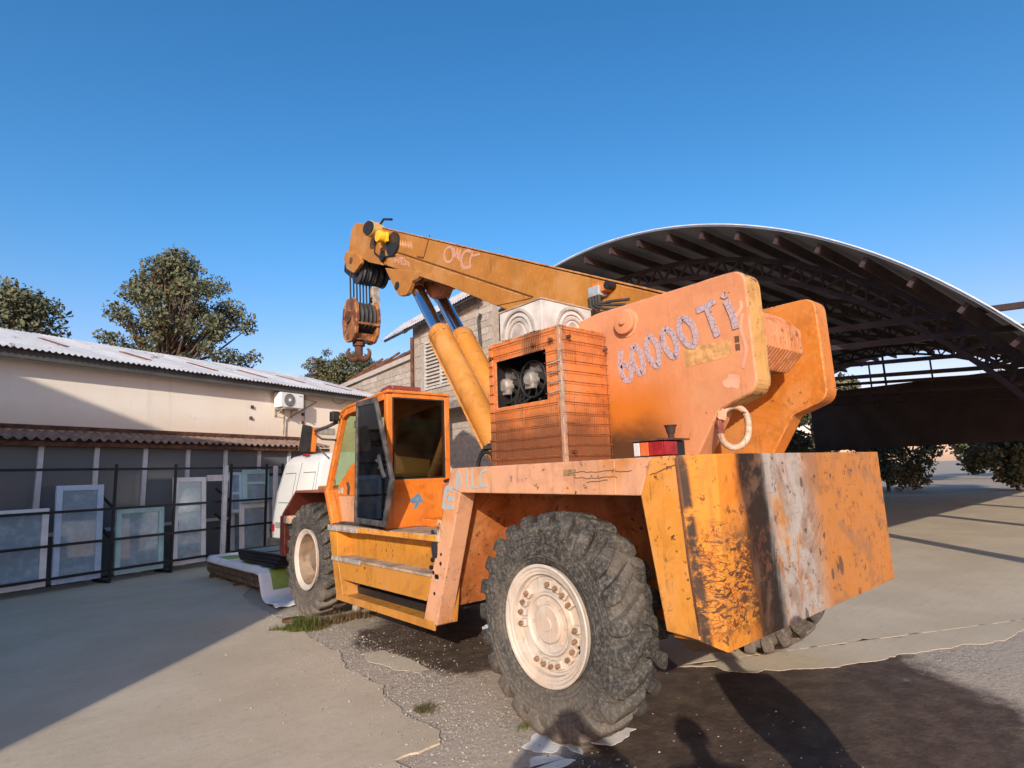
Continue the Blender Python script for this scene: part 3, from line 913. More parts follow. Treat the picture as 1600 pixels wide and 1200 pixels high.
# ------------------------------------------------------------------ barrel-roofed shed
sh = thing('arched_shed', 'open steel shed with dark barrel vault roof and lattice arch', 'shed', (20, 8, 0))
AC_Y, AC_Z, AC_R = 8.9, -2.65, 9.8
def arc(y, r=AC_R): return AC_Z + math.sqrt(max(0, r * r - (y - AC_Y) ** 2))
M['shedroof'] = plain('grey_metal_deck', (0.20, 0.205, 0.225), 0.6, 0.2, 0.4, 0.12, 1.5)
M['shedsteel'] = plain('red_oxide_steel', (0.055, 0.036, 0.036), 0.7, 0, 0.3, 0.3, 3)
a0, a1 = math.asin((0.6 - AC_Y) / AC_R), math.asin((13.6 - AC_Y) / AC_R)
rf = empty_part('vault_roof', sh, (20, 8, 0))
NS = 14
for k in range(NS):
    t0, t1 = a0 + (a1 - a0) * k / NS, a0 + (a1 - a0) * (k + 1) / NS
    pts = []
    for q in range(5):
        t = t0 + (t1 - t0) * q / 4
        pts.append((AC_Y + math.sin(t) * AC_R, AC_Z + math.cos(t) * AC_R))
    lo = [(AC_Y + (p[0] - AC_Y) * (1 - 0.025 / AC_R), AC_Z + (p[1] - AC_Z) * (1 - 0.025 / AC_R)) for p in pts]
    m = MB(); m.prism(pts + lo[::-1], 'x', 10.3, 34); m.build('roof_panel', M['shedroof'], rf, smooth=40)
m = MB()
pts = []
for q in range(57):
    t = a0 + (a1 - a0) * q / 56
    pts.append((10.29, AC_Y + math.sin(t) * (AC_R + 0.015), AC_Z + math.cos(t) * (AC_R + 0.015)))
m.tube(pts, 0.013, 6); m.build('roof_edge_trim', plain('white_edge_trim', (0.72, 0.72, 0.72), 0.5), sh)
for k in range(18):
    t = a0 + (a1 - a0) * (k + 0.3) / 18
    y, z = AC_Y + math.sin(t) * (AC_R - 0.16), AC_Z + math.cos(t) * (AC_R - 0.16)
    m = MB(); m.bar((10.42, y, z), (33.9, y, z), 0.07, 0.17, up=(0, math.sin(t), math.cos(t))); m.build('purlin', M['shedsteel'], sh)
for x in (11.9, 17.5, 23.0, 29.0):
    tr = empty_part('lattice_arch', sh, (x, 8, 0))
    for (rr, nm) in ((AC_R - 0.36, 'top_chord'), (AC_R - 0.74, 'bottom_chord')):
        pts = []
        for q in range(41):
            t = a0 + (a1 - a0) * q / 40
            pts.append(Vector((x, AC_Y + math.sin(t) * rr, AC_Z + math.cos(t) * rr)))
        m = MB()
        for p, q in zip(pts, pts[1:]):
            m.bar(p, q, 0.09, 0.10, up=(1, 0, 0))
        m.build(nm, M['shedsteel'], tr)
    m = MB()
    for q in range(64):
        t = a0 + (a1 - a0) * q / 64; t2 = a0 + (a1 - a0) * (q + 1) / 64
        ra, rb = (AC_R - 0.36, AC_R - 0.74) if q % 2 else (AC_R - 0.74, AC_R - 0.36)
        m.bar((x, AC_Y + math.sin(t) * ra, AC_Z + math.cos(t) * ra), (x, AC_Y + math.sin(t2) * rb, AC_Z + math.cos(t2) * rb), 0.05, 0.05)
    kind(m.build('lattice_web', M['shedsteel'], tr), 'stuff')
    for y in (0.85, 13.3):
        m = MB(); m.box(x - 0.14, x + 0.14, y - 0.14, y + 0.14, 0, arc(y) - 0.3); m.build('column', M['shedsteel'], tr)
    for dz in (0.0, 0.35):
        m = MB(); m.bar((x, 0.85, 3.72 + dz), (x, 13.3, 3.72 + dz + 0.9), 0.09, 0.10); m.build('tie_beam', M['shedsteel'], tr)
    for y in (6.6, 8.9, 11.2):
        m = MB(); m.tube([(x, y, 4.2), (x, y, arc(y, AC_R - 0.95))], 0.035, 6); m.build('tie_rod', M['shedsteel'], tr)
m = MB(); m.box(33.9, 34.1, 0.6, 13.6, 2.4, 5.6)
m.build('end_wall', plain('brown_end_cladding', (0.085, 0.055, 0.045), 0.85, 0, 0.2, 0.2, 1), sh)
m = MB(); m.box(10.4, 21, 13.5, 13.6, 0, 4.6); m.build('side_wall', M['mortar'], sh)

# the tall workshop on the left behind the camera, whose edge throws the shade on the yard
tb = thing('tall_workshop', 'tall plain workshop beside the yard, left of the camera', 'building', (-8, 2, 0))
sd = Vector((0.7045, 0.7097, 0)); sl_ = Vector((-0.7097, 0.7045, 0))
c0 = Vector((-4.25, 1.35, 0))
def txf(a, b, z):
    p = c0 - sd * a + sl_ * b
    return (p.x, p.y, z)
m = MB(txf); m.box(0, 12, 0, 2.63, 0, 5.3); m.build('side_wing', M['plaster'], tb)
m = MB(txf); m.box(-0.0, 12.1, 0.0, 2.64, 5.3, 5.4); m.build('wing_roof', M['roofsheet'], tb)
m = MB(txf); m.box(0, 12, 2.65, 14, 0, 8.6); m.build('wall', M['plaster'], tb)
m = MB(txf); m.box(-0.0, 12.3, 2.65, 14.3, 8.6, 8.75); m.build('roof', M['roofsheet'], tb)
for k in range(5):
    m = MB(txf); m.box(-0.05, 0.02, 3.2 + k * 2.1, 4.5 + k * 2.1, 5.0, 6.6); m.build('window', M['pane'], tb)

# ------------------------------------------------------------------ trees and bushes
def leafmat(nm, c1, c2):
    t = NT(nm)
    oi = t.noise(0.9, 4, 0.6)
    f = t.noise(9, 3)
    col = t.mix(t.mr(t.math('ADD', oi, t.math('MULTIPLY', f, 0.5)), 0.55, 0.95), c1, c2)
    t.t.links.new(col, t.b.inputs['Base Color'])
    t.b.inputs['Roughness'].default_value = 0.6
    t.b.inputs['Specular IOR Level'].default_value = 0.25
    t.b.inputs['Transmission Weight'].default_value = 0.0
    return t.m
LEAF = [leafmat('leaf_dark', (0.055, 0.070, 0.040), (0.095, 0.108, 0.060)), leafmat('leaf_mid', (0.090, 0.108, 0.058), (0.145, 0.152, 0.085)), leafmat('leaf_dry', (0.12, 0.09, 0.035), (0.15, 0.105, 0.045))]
BARK = plain('bark', (0.12, 0.085, 0.06), 0.9, 0, 0.2, 0.4, 6, 0.5)

def leaves(centres, n, size, spread=1.0, dry=0.15, mats=None):
    """small bent leaf faces through the clump volumes"""
    vs_, fs, mi = [], [], []
    cs = np.array([c[:3] for c in centres]); rs = np.array([c[3] for c in centres])
    pr = rs ** 2.2; pr /= pr.sum()
    idx = rng.choice(len(cs), n, p=pr)
    d = rng.normal(size=(n, 3)); d /= np.linalg.norm(d, axis=1)[:, None]
    rad = rs[idx] * np.clip(rng.beta(3.2, 1.4, n) + rng.normal(0, 0.08, n), 0, 1.25)
    P = cs[idx] + d * rad[:, None] * np.array([1, 1, 0.82])
    A = rng.normal(size=(n, 3)); A /= np.linalg.norm(A, axis=1)[:, None]
    B = np.cross(A, rng.normal(size=(n, 3))); B /= np.linalg.norm(B, axis=1)[:, None]
    s = size * np.clip(rng.lognormal(-0.1, 0.38, n), 0.35, 1.9)
    a = A * s[:, None]; b = B * (s * 0.55)[:, None]
    V = np.stack([P - a, P + b, P + a, P - b], 1).reshape(-1, 3)
    F = np.arange(4 * n).reshape(n, 4)
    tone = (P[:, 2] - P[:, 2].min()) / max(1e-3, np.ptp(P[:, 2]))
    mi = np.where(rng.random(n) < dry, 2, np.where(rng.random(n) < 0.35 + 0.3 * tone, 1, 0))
    m = MB()
    m.v = [tuple(x) for x in V]; m.f = [tuple(int(q) for q in x) for x in F]; m.mi = [int(x) for x in mi]
    return m

def fastmesh(m, name, mats, off):
    me = bpy.data.meshes.new(name)
    me.from_pydata([(p[0] - off[0], p[1] - off[1], p[2] - off[2]) for p in m.v], [], m.f)
    me.polygons.foreach_set('material_index', m.mi)
    for q in mats: me.materials.append(q)
    return me

def tree(name, label, cat, loc, clumps, n, leaf, dry=0.15, group=None, trunk=0.22, branches=True):
    t = thing(name, label, cat, loc, group)
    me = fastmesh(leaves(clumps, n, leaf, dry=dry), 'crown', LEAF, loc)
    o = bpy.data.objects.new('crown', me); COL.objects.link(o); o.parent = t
    m = MB()
    top = max(c[2] for c in clumps)
    base = Vector(loc)
    mid = base + Vector((0.15, 0.1, (top - loc[2]) * 0.35))
    tip = base + Vector((-0.1, 0.2, (top - loc[2]) * 0.85))
    m.tube([base - Vector((0, 0, 0.1)), mid, base.lerp(tip, 0.65), tip], [trunk, trunk * 0.75, trunk * 0.5, trunk * 0.2], 8)
    m.build('trunk', BARK, t)
    m = MB()
    for c in clumps:
        q = Vector(c[:3]); s_ = base.lerp(tip, min(0.95, max(0.25, (q.z - loc[2]) / max(0.1, tip.z - loc[2]) * 0.75)))
        mm = s_.lerp(q, 0.55) + Vector((0, 0, -0.1 * (q - s_).length))
        m.tube([s_, mm, q], [trunk * 0.4, trunk * 0.25, trunk * 0.06], 5)
    m.build('limbs', BARK, t)
    return t

def at(px_dir, dist):
    return px_dir[0] * dist, px_dir[1] * dist
# tall tree at the left, beyond the workshop roof
def tall_clumps(cx, cy, n, r, z0, z1, seed, cr=(0.9, 1.7)):
    g = np.random.default_rng(seed); out = []
    for k in range(n):
        f = (k + 0.5) / n
        z = z0 + (z1 - z0) * f
        w = r * (math.sin(math.pi * min(1, 0.18 + f * 0.80)) ** 0.8)
        a = g.uniform(0, 6.28); q = w * math.sqrt(g.uniform(0.05, 1))
        out.append((cx + q * math.cos(a), cy + q * math.sin(a), z, g.uniform(*cr)))
    return out
g_ = np.random.default_rng(11)
tc = tall_clumps(5.6, 33.0, 130, 3.1, 6.0, 13.7, 3, (0.35, 0.8)) + [(8.9, 32.6, 8.3, 0.75), (9.5, 32.4, 8.6, 0.5), (8.6, 32.8, 7.4, 0.7), (9.2, 32.4, 7.5, 0.6), (8.3, 32.8, 11.2, 0.8), (8.8, 32.6, 10.6, 0.8), (9.1, 32.5, 10.2, 0.55), (7.6, 33, 12.4, 0.8)]
tree('tall_tree', 'tall thin-leaved tree standing behind the left end of the cream workshop', 'tree', (5.6, 33.0, 0), tc, 26000, 0.085, 0.10, trunk=0.28)
tree('tall_tree', 'rounded dark tree farther left than the tall thin-leaved tree', 'tree', (-0.5, 35.0, 0), tall_clumps(-0.5, 35, 36, 3.4, 5, 11.0, 9, (0.8, 1.4)), 22000, 0.095, 0.08)
def bushy(cx, cy, z0, z1, r, n, seed):
    g = np.random.default_rng(seed)
    return [(cx + g.normal(0, r * 0.5), cy + g.normal(0, r * 0.4), g.uniform(z0, z1), g.uniform(0.25, 0.65)) for _ in range(n)]
for (lb, x, y, z1, r, sd_, dr) in (('low grey-green shrubby tree at the left end of the clump over the roof', 10.5, 28.3, 7.15, 1.2, 1, 0.1),
                                 ('feathery olive tree in the middle of the clump over the roof', 11.7, 27.6, 7.9, 1.2, 2, 0.3),
                                 ('tallest bluish green tree in the clump right behind the hook', 12.6, 27.6, 8.35, 1.2, 3, 0.12),
                                 ('reddish brown tinged tree next to the collapsed roof battens', 13.9, 26.8, 7.9, 1.3, 4, 0.45)):
    cl = bushy(x, y, 4.5, z1 - 0.5, r, 44, sd_)
    cl += [(x + g_.normal(0, r * 0.5), y, z1 - g_.uniform(0.1, 0.7), 0.28) for _ in range(9)]
    tree('small_tree', lb, 'tree', (x, y, 0), cl, 13000, 0.068, dr, 'small trees behind the workshop roof', trunk=0.14)
for (lb, x, y, z1, sd_) in (('bright green bush beyond the back of the arched shed', 33.5, 15.2, 3.3, 21), ('second green bush beyond the shed, farther right', 38, 11.5, 3.6, 22), ('third green bush beyond the shed, at the right edge', 39, 6.0, 3.4, 23)):
    tree('bush', lb, 'bush', (x, y, 0), [(a, b, max(0.5, c), d * 1.6) for a, b, c, d in bushy(x, y, 0.5, z1, 2.6, 22, sd_)], 12000, 0.10, 0.05, 'bushes beyond the shed', trunk=0.1)
for k, (x, y, s_) in enumerate(((55, 22, 9), (58, 10, 8), (60, 0, 9))):
    tree('background_tree', ['broad tree far behind the shed, left one', 'broad tree far behind the shed, middle one', 'broad tree far behind the shed, right one'][k], 'tree', (x, y, 0), [(a, b, max(1.5, c), d * 2.6) for a, b, c, d in bushy(x, y, 2, s_, 5.5, 26, 40 + k)], 9000, 0.22, 0.08, 'trees far behind the shed', trunk=0.25)

# ================================================================== THE CRANE
cr = thing('mobile_crane', 'large weathered orange mobile crane with telescopic boom and big earthmover tyres', 'crane', (4.37, 5.5, 0))
XL, XR = 2.95, 5.79
ZD = 1.855

# --- rear fender frame, left side
lf = [(4.291, ZD), (1.974, ZD), (1.965, 1.66), (1.905, 0.83), (2.135, 0.842), (2.25, 1.622), (4.16, 1.642), (4.60, 0.478), (4.80, 0.478), (4.375, 1.64)]
beam = [(4.291, ZD), (2.13, ZD), (2.235, 1.622), (4.16, 1.642), (4.36, 1.66)]
mb = MB(); mb.prism([(4.291, ZD), (2.152, ZD), (2.2455, 1.62), (4.165, 1.642), (4.352, 1.70)], 'x', XL, XL + 0.16)
fb = mb.build('fender_beam', M['beam'], cr, bevel=0.008)
mb = MB(); mb.prism([(4.352, 1.699), (4.165, 1.641), (4.575, 0.478), (4.795, 0.478), (4.385, 1.62)], 'x', XL + 0.001, XL + 0.17)
mb.build('fender_leg', M['beam'], cr, bevel=0.008)
mb = MB(); mb.prism([(2.150, ZD), (1.974, ZD), (1.905, 0.83), (2.13, 0.845), (2.245, 1.618)], 'x', XL, XL + 0.30)
rl = mb.build('fender_leg', M['leg'], cr, bevel=0.008); rl['label'] = 'rear leg of the wheel arch, yellow with dirty seam'
# weld seam on the beam
mb = MB(); mb.tube([(XL - 0.002, 2.435, ZD - 0.01), (XL - 0.002, 2.44, 1.628)], 0.004, 6); mb.build('weld_seam', M['beam'], fb)
# brown scrawl of cracked paint along the beam
sc = MB()
for (z0, ya, yb_) in ((1.775, 2.85, 2.30), (1.735, 2.80, 2.42), (1.715, 2.68, 2.5)):
    pts = []
    for k in range(24):
        y = ya + (yb_ - ya) * k / 23
        pts.append((XL - 0.0012, y, z0 + 0.016 * mnoise.noise(Vector((y * 5, z0 * 9, 0))) + 0.01 * mnoise.noise(Vector((y * 19, z0, 3)))))
    sc.tube(pts, 0.0028, 5)
sc.tube([(XL - 0.0012, 2.16 - 0.02 * k, 1.745 + 0.006 * k + 0.006 * mnoise.noise(Vector((k * 0.7, 0, 0)))) for k in range(10)], 0.004, 5)
sc.build('paint_crack', plain('crack_brown', (0.16, 0.085, 0.045), 0.8), fb)
mb = MB(); mb.box(XL - 0.0015, XL + 0.01, 2.78, 2.90, 1.755, 1.80); mb.build('worn_plate', plain('worn_plate_brown', (0.30, 0.19, 0.09), 0.7, 0, 0.3, 0.5, 30), fb)

# --- rear counterweight: chamfer and rear plate with a cut lower corner
RY = 1.80
mb = MB()
mb.add([(XL, 1.972, ZD), (XL, 1.903, 0.828), (3.04, RY, 0.772), (3.11, RY, ZD),
        (XR, RY, ZD), (XR, RY, 0.775), (3.11, 2.30, ZD), (XR, 2.30, ZD), (3.04, 2.02, 0.74), (XR, 2.02, 0.74), (3.02, 2.13, 0.80)],
       [(0, 1, 2, 3), (3, 2, 5, 4), (0, 3, 4, 7, 6), (8, 10, 6, 7, 9), (4, 5, 9, 7), (0, 6, 10, 1)])
rp = mb.build('rear_plate', M['rear'], cr, bevel=0.007)
mb = MB(); mb.add([(2.952, 1.905, 0.826), (3.04, 1.803, 0.7705), (XR - 0.002, 1.803, 0.7735), (XR - 0.002, 2.02, 0.738), (3.04, 2.02, 0.738), (3.02, 2.13, 0.798)], [(1, 4, 3, 2), (0, 5, 4, 1)])
mb.build('counterweight_floor', plain('dirty_underside', (0.075, 0.042, 0.025), 0.85, 0, 0.2, 0.4, 5), rp)
mb = MB(); mb.tube([(2.949, 1.972, 1.84), (2.9495, 1.962, 1.6), (2.9495, 1.94, 1.2), (2.949, 1.908, 0.86)], 0.007, 6); mb.build('corner_weld', M['rust'], rp)
# right side of the fender frame
mb = MB(); mb.prism([(4.291, ZD), (1.81, ZD), (1.83, 0.83), (2.135, 0.842), (2.25, 1.622), (4.16, 1.642), (4.60, 0.478), (4.80, 0.478), (4.375, 1.64)], 'x', XR - 0.16, XR - 0.002)
mb.build('right_fender', M['beam'], cr, bevel=0.008)
# deck and inner walls
mb = MB(); mb.box(XL + 0.161, XR - 0.165, 2.301, 4.33, ZD - 0.03, ZD - 0.004); mb.build('deck_plate', M['tread'], cr)
mb = MB(); mb.box(3.64, 5.10, 2.20, 9.0, 0.62, 1.72); mb.build('main_frame', M['arch'], cr, bevel=0.01)
mb = MB(); mb.prism([(2.29, 1.82), (2.20, 0.95), (2.26, 0.95), (2.34, 1.82)], 'x', 3.25, 3.63); mb.build('arch_wall', M['arch'], cr)
mb = MB(); mb.prism([(4.25, 1.82), (4.62, 0.6), (4.68, 0.6), (4.31, 1.82)], 'x', 3.121, 3.63)
mb.build('arch_wall', M['arch'], cr)
mb = MB(); mb.cyl((3.3, 3.08, 0.75), (5.45, 3.08, 0.75), 0.16, n=14); mb.cyl((3.5, 8.08, 0.75), (5.3, 8.08, 0.75), 0.16, n=14); mb.cyl((4.15, 3.08, 0.75), (4.6, 3.08, 0.75), 0.33, n=18); mb.build('axle', M['darkgrey'], cr, smooth=40)
mb = MB(); mb.box(3.35, 3.7, 4.72, 6.6, 0.52, 0.86); mb.build('belly_shade_box', M['black'], cr, bevel=0.03)  # black box added where only dark shade lies under the chassis

# --- step frame under the cab
mb = MB()
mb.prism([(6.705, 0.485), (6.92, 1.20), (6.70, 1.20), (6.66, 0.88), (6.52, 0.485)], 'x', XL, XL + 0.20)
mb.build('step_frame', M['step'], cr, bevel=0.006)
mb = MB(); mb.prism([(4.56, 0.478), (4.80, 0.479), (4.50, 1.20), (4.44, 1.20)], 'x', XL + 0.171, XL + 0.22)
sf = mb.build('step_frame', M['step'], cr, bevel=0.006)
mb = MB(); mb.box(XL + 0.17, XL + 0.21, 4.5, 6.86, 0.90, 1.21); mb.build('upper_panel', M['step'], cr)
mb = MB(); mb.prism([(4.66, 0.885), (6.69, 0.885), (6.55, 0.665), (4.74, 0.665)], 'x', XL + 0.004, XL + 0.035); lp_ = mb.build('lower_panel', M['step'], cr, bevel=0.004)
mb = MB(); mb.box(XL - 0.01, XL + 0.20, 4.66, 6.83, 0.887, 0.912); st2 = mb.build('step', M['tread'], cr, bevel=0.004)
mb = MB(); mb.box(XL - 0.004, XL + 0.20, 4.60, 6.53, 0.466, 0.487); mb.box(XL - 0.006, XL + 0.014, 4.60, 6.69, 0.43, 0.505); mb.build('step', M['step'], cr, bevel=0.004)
mb = MB(); mb.box(XL + 0.19, XL + 0.215, 4.62, 6.6, 0.48, 0.56); mb.box(XL + 0.25, XL + 0.27, 4.70, 6.6, 0.48, 0.88); mb.build('step_recess', M['black'], cr)
# serrated grip strips
for (z, ya, yb_, par) in ((0.90, 6.05, 6.80, st2),):
    mb = MB(); mb.box(XL - 0.02, XL - 0.0105, ya, yb_, z - 0.035, z + 0.018)
    for k in range(16):
        y = ya + 0.02 + k * (yb_ - ya - 0.04) / 15
        mb.box(XL - 0.026, XL - 0.02, y - 0.010, y + 0.010, z - 0.025, z + 0.006)
    mb.build('grip_strip', M['galv'], par)
# cab platform
mb = MB(); mb.box(XL - 0.012, 3.70, 4.50, 6.91, 1.205, 1.268); pf = mb.build('cab_platform', M['tread'], cr, bevel=0.006)
mb = MB(); mb.box(XL - 0.018, XL - 0.0125, 4.52, 6.12, 1.212, 1.262); mb.build('platform_edge', M['step'], pf)
mb = MB(); mb.box(XL - 0.028, XL - 0.0125, 6.12, 6.90, 1.205, 1.272)
for k in range(14):
    y = 6.16 + k * 0.054
    mb.box(XL - 0.034, XL - 0.028, y - 0.013, y + 0.013, 1.222, 1.256)
mb.build('grip_strip', M['galv'], pf)
mb = MB(); mb.box(3.36, 3.62, 5.10, 5.46, 1.27, 1.35); mb.build('battery_box', M['cab'], cr, bevel=0.01)
mb = MB(); mb.box(3.64, 3.80, 4.80, 5.40, 1.27, 1.70); mb.build('oil_tank', M['cyl'], cr, bevel=0.02)
mb = MB()
for k in range(4):
    mb.tube([(3.66 + 0.03 * k, 5.46, 1.74 - 0.03 * k), (3.64 + 0.03 * k, 5.2, 1.77 - 0.02 * k), (3.66 + 0.03 * k, 4.9, 1.66), (3.64 + 0.03 * k, 4.7, 1.4)], 0.016, 7)
mb.build('hose', M['rubber'], cr)
# holes and black splash on the front leg
mb = MB()
for (y, z, r) in ((4.632, 1.04, 0.022), (4.66, 0.97, 0.02), (4.61, 0.93, 0.018), (4.57, 0.90, 0.022), (4.545, 0.90, 0.022), (4.60, 0.75, 0.016), (4.49, 1.02, 0.018), (4.48, 1.10, 0.014)):
    mb.cyl((XL + 0.02, y, z), (XL - 0.0015, y, z), r, n=10)
mb.build('bolt_hole', M['black'], cr)
def splat(cx_, cz_, r, seed, n=22, sx=1.0, sz=1.0):
    pts = []
    for k in range(n):
        a = 2 * math.pi * k / n
        q = r * (1 + 0.5 * mnoise.noise(Vector((math.cos(a) * 1.5, math.sin(a) * 1.5, seed))) + 0.25 * mnoise.noise(Vector((math.cos(a) * 4, math.sin(a) * 4, seed + 9))))
        pts.append((cx_ + math.cos(a) * q * sx, cz_ + math.sin(a) * q * sz))
    return pts
mb = MB(); mb.prism(splat(4.585, 1.15, 0.055, 3, sz=1.6), 'x', XL + 0.01, XL - 0.0022); mb.prism(splat(4.62, 1.27, 0.022, 6, sz=1.6), 'x', XL + 0.01, XL - 0.002); mb.build('paint_splash', M['blackpaint'], cr)
mb = MB(); mb.prism(splat(4.50, 1.33, 0.04, 13, sz=1.8), 'x', XL + 0.01, XL - 0.0018); mb.build('paint_splash', M['cream'], cr)

# --- wheels
def tyre_mesh():
    m = MB()
    prof = [(-0.165, 0.395), (-0.205, 0.405), (-0.222, 0.425), (-0.226, 0.445), (-0.238, 0.452), (-0.242, 0.47), (-0.249, 0.50), (-0.246, 0.515), (-0.254, 0.55), (-0.254, 0.59), (-0.249, 0.63), (-0.236, 0.665), (-0.205, 0.688), (-0.12, 0.698), (0, 0.701)]
    prof = prof + [(-a, r) for a, r in prof[::-1][1:]]
    m.lathe(prof, (0, 0, 0), 'x', 96)
    NL = 23
    g = np.random.default_rng(5)
    # centre line of one lug: (x, base radius, top x, top radius, skew, half width)
    path = [(-0.252, 0.585, -0.256, 0.600, -0.035, 0.050), (-0.250, 0.625, -0.266, 0.645, -0.030, 0.070), (-0.236, 0.662, -0.259, 0.708, -0.020, 0.082), (-0.205, 0.688, -0.226, 0.741, 0.0, 0.084),
            (-0.14, 0.696, -0.15, 0.752, 0.045, 0.076), (-0.06, 0.699, -0.065, 0.754, 0.105, 0.066), (0.02, 0.700, 0.012, 0.754, 0.165, 0.060)]
    for side in (1, -1):
        for k in range(NL):
            th = 2 * math.pi * (k + (0.5 if side < 0 else 0)) / NL
            wob = g.uniform(-0.006, 0.006, 14)
            vs_ = []
            for i, (bx, br, tx, tr_, sk, hw) in enumerate(path):
                tr_ = tr_ + wob[i] * 0.7
                c = th + sk
                for (x, r, a) in ((bx, br - 0.006, c - hw * 1.12), (tx, tr_ - 0.008, c - hw * 0.88 + wob[i]), (tx, tr_, c - hw * 0.6), (tx, tr_ + 0.002, c), (tx, tr_, c + hw * 0.6), (tx, tr_ - 0.008, c + hw * 0.88 + wob[-1 - i]), (bx, br - 0.006, c + hw * 1.12)):
                    vs_.append((x * side, math.sin(a) * r, math.cos(a) * r))
            fs = []
            n = len(path)
            for i in range(n - 1):
                for q in range(6):
                    fs.append((i * 7 + q, i * 7 + q + 1, (i + 1) * 7 + q + 1, (i + 1) * 7 + q))
            fs.append(tuple(range(7))); fs.append(tuple((n - 1) * 7 + q for q in range(7))[::-1])
            m.add(vs_, fs)
    for r, x in ((0.475, -0.2455), (0.56, -0.2565), (0.60, -0.2555)):
        for s in (1, -1):
            m.lathe([(s * (x + 0.004), r - 0.006), (s * (x - 0.004), r), (s * (x + 0.004), r + 0.006)], (0, 0, 0), 'x', 96)
    m.v = [(p[0] * 0.84, p[1], p[2]) for p in m.v]
    return m.mesh('tyre_mesh', M['tyre'], smooth=38)
ty = tyre_mesh()
def rim_rear():
    m = MB()
    m.lathe([(0.12, 0.388), (-0.20, 0.398), (-0.236, 0.408), (-0.243, 0.402), (-0.240, 0.388), (-0.226, 0.378), (-0.222, 0.362), (-0.214, 0.356), (-0.210, 0.338), (-0.172, 0.332), (-0.168, 0.318), (-0.155, 0.312), (-0.150, 0.222), (-0.160, 0.214), (-0.192, 0.210), (-0.196, 0.202), (-0.190, 0.192), (-0.172, 0.186), (-0.168, 0.132), (-0.196, 0.128), (-0.204, 0.120), (-0.206, 0.05), (-0.212, 0.045), (-0.212, 0.0)], (0, 0, 0), 'x', 64)
    m.v = [(p[0] * 0.87, p[1], p[2]) for p in m.v]
    return m.mesh('rim_mesh', M['rim'], smooth=30)
def rim_front():
    m = MB()
    m.lathe([(0.12, 0.388), (-0.20, 0.398), (-0.236, 0.408), (-0.243, 0.402), (-0.240, 0.388), (-0.226, 0.372), (-0.215, 0.345), (-0.20, 0.335)], (0, 0, 0), 'x', 64)
    m.v = [(p[0] * 0.87, p[1], p[2]) for p in m.v]
    return m.mesh('front_rim_mesh', M['rim'], smooth=30)
def dish_front():
    m = MB()
    m.lathe([(-0.20, 0.336), (-0.15, 0.325), (-0.10, 0.315), (-0.06, 0.300), (-0.02, 0.270), (0.00, 0.225), (-0.004, 0.20), (-0.06, 0.185), (-0.085, 0.165), (-0.09, 0.10), (-0.11, 0.09), (-0.115, 0.0)], (0, 0, 0), 'x', 64)
    m.v = [(p[0] * 0.87, p[1], p[2]) for p in m.v]
    return m.mesh('rim_dish_mesh', M['rim2'], smooth=30)
rr_, rf_, df_ = rim_rear(), rim_front(), dish_front()
m = MB(); m.box(-0.020, 0.016, -0.026, 0.026, -0.028, 0.030); clampm = m.mesh('clamp_mesh', M['rim'], bevel=0.006)
m = MB(); m.cyl((-0.045, 0, 0.004), (-0.018, 0, 0.004), 0.0165, n=6); m.cyl((-0.055, 0, 0.004), (-0.045, 0, 0.004), 0.008, n=8); nutm = m.mesh('nut_mesh', plain('rusty_nut', (0.30, 0.17, 0.105), 0.8, 0, 0.2, 0.4, 30), smooth=40)
m = MB(); m.cyl((-0.012, 0, 0), (0, 0, 0), 0.014, n=6); boltm = m.mesh('hub_bolt_mesh', M['rim'])
for (x, y, rear, left, rot) in ((3.065, 3.08, True, True, 0.05), (3.32, 8.08, False, True, 0.02), (5.62, 3.08, True, False, 0.4), (5.40, 8.08, False, False, 0.7)):
    w = empty_part('wheel', cr, (x, y, 0.742))
    F = Matrix.Identity(4) if left else Matrix.Rotation(math.pi, 4, 'Z')
    W = Matrix.Translation((x, y, 0.742)) @ F @ Matrix.Rotation(rot, 4, 'X')
    inst('tyre', ty, w, W)
    inst('rim', rr_ if rear else rf_, w, W)
    if not rear: inst('rim_dish', df_, w, W)
    if rear and left:
        for g0 in ((-54, -38, -22, -5), (48, 64, 80, 97), (155, 170, 185, 200), (224, 240, 256, 271)):
            for d in g0:
                a = R(d)
                Q = Matrix.Translation((x, y, 0.742)) @ Matrix.Rotation(-a, 4, 'X') @ Matrix.Translation((-0.146, 0, 0.268))
                inst('rim_clamp', clampm, w, Q); inst('clamp_nut', nutm, w, Q)
        for k in range(8):
            Q = Matrix.Translation((x, y, 0.742)) @ Matrix.Rotation(2 * math.pi * k / 8, 4, 'X') @ Matrix.Translation((-0.148, 0, 0.160))
            inst('hub_bolt', boltm, w, Q)
        mm = MB(); mm.box(x - 0.140, x - 0.13, y - 0.27, y - 0.255, 0.59, 0.68); mm.build('valve_slot', M['black'], w)
    elif left:
        for k in range(14):
            Q = Matrix.Translation((x, y, 0.742)) @ Matrix.Rotation(2 * math.pi * k / 14, 4, 'X') @ Matrix.Translation((-0.004, 0, 0.212))
            inst('hub_bolt', boltm, w, Q)
mb = MB(); mb.prism(splat(3.73, 0.60, 0.035, 2), 'x', 2.862, 2.8485); mb.build('paint_splash', M['spray'], cr)

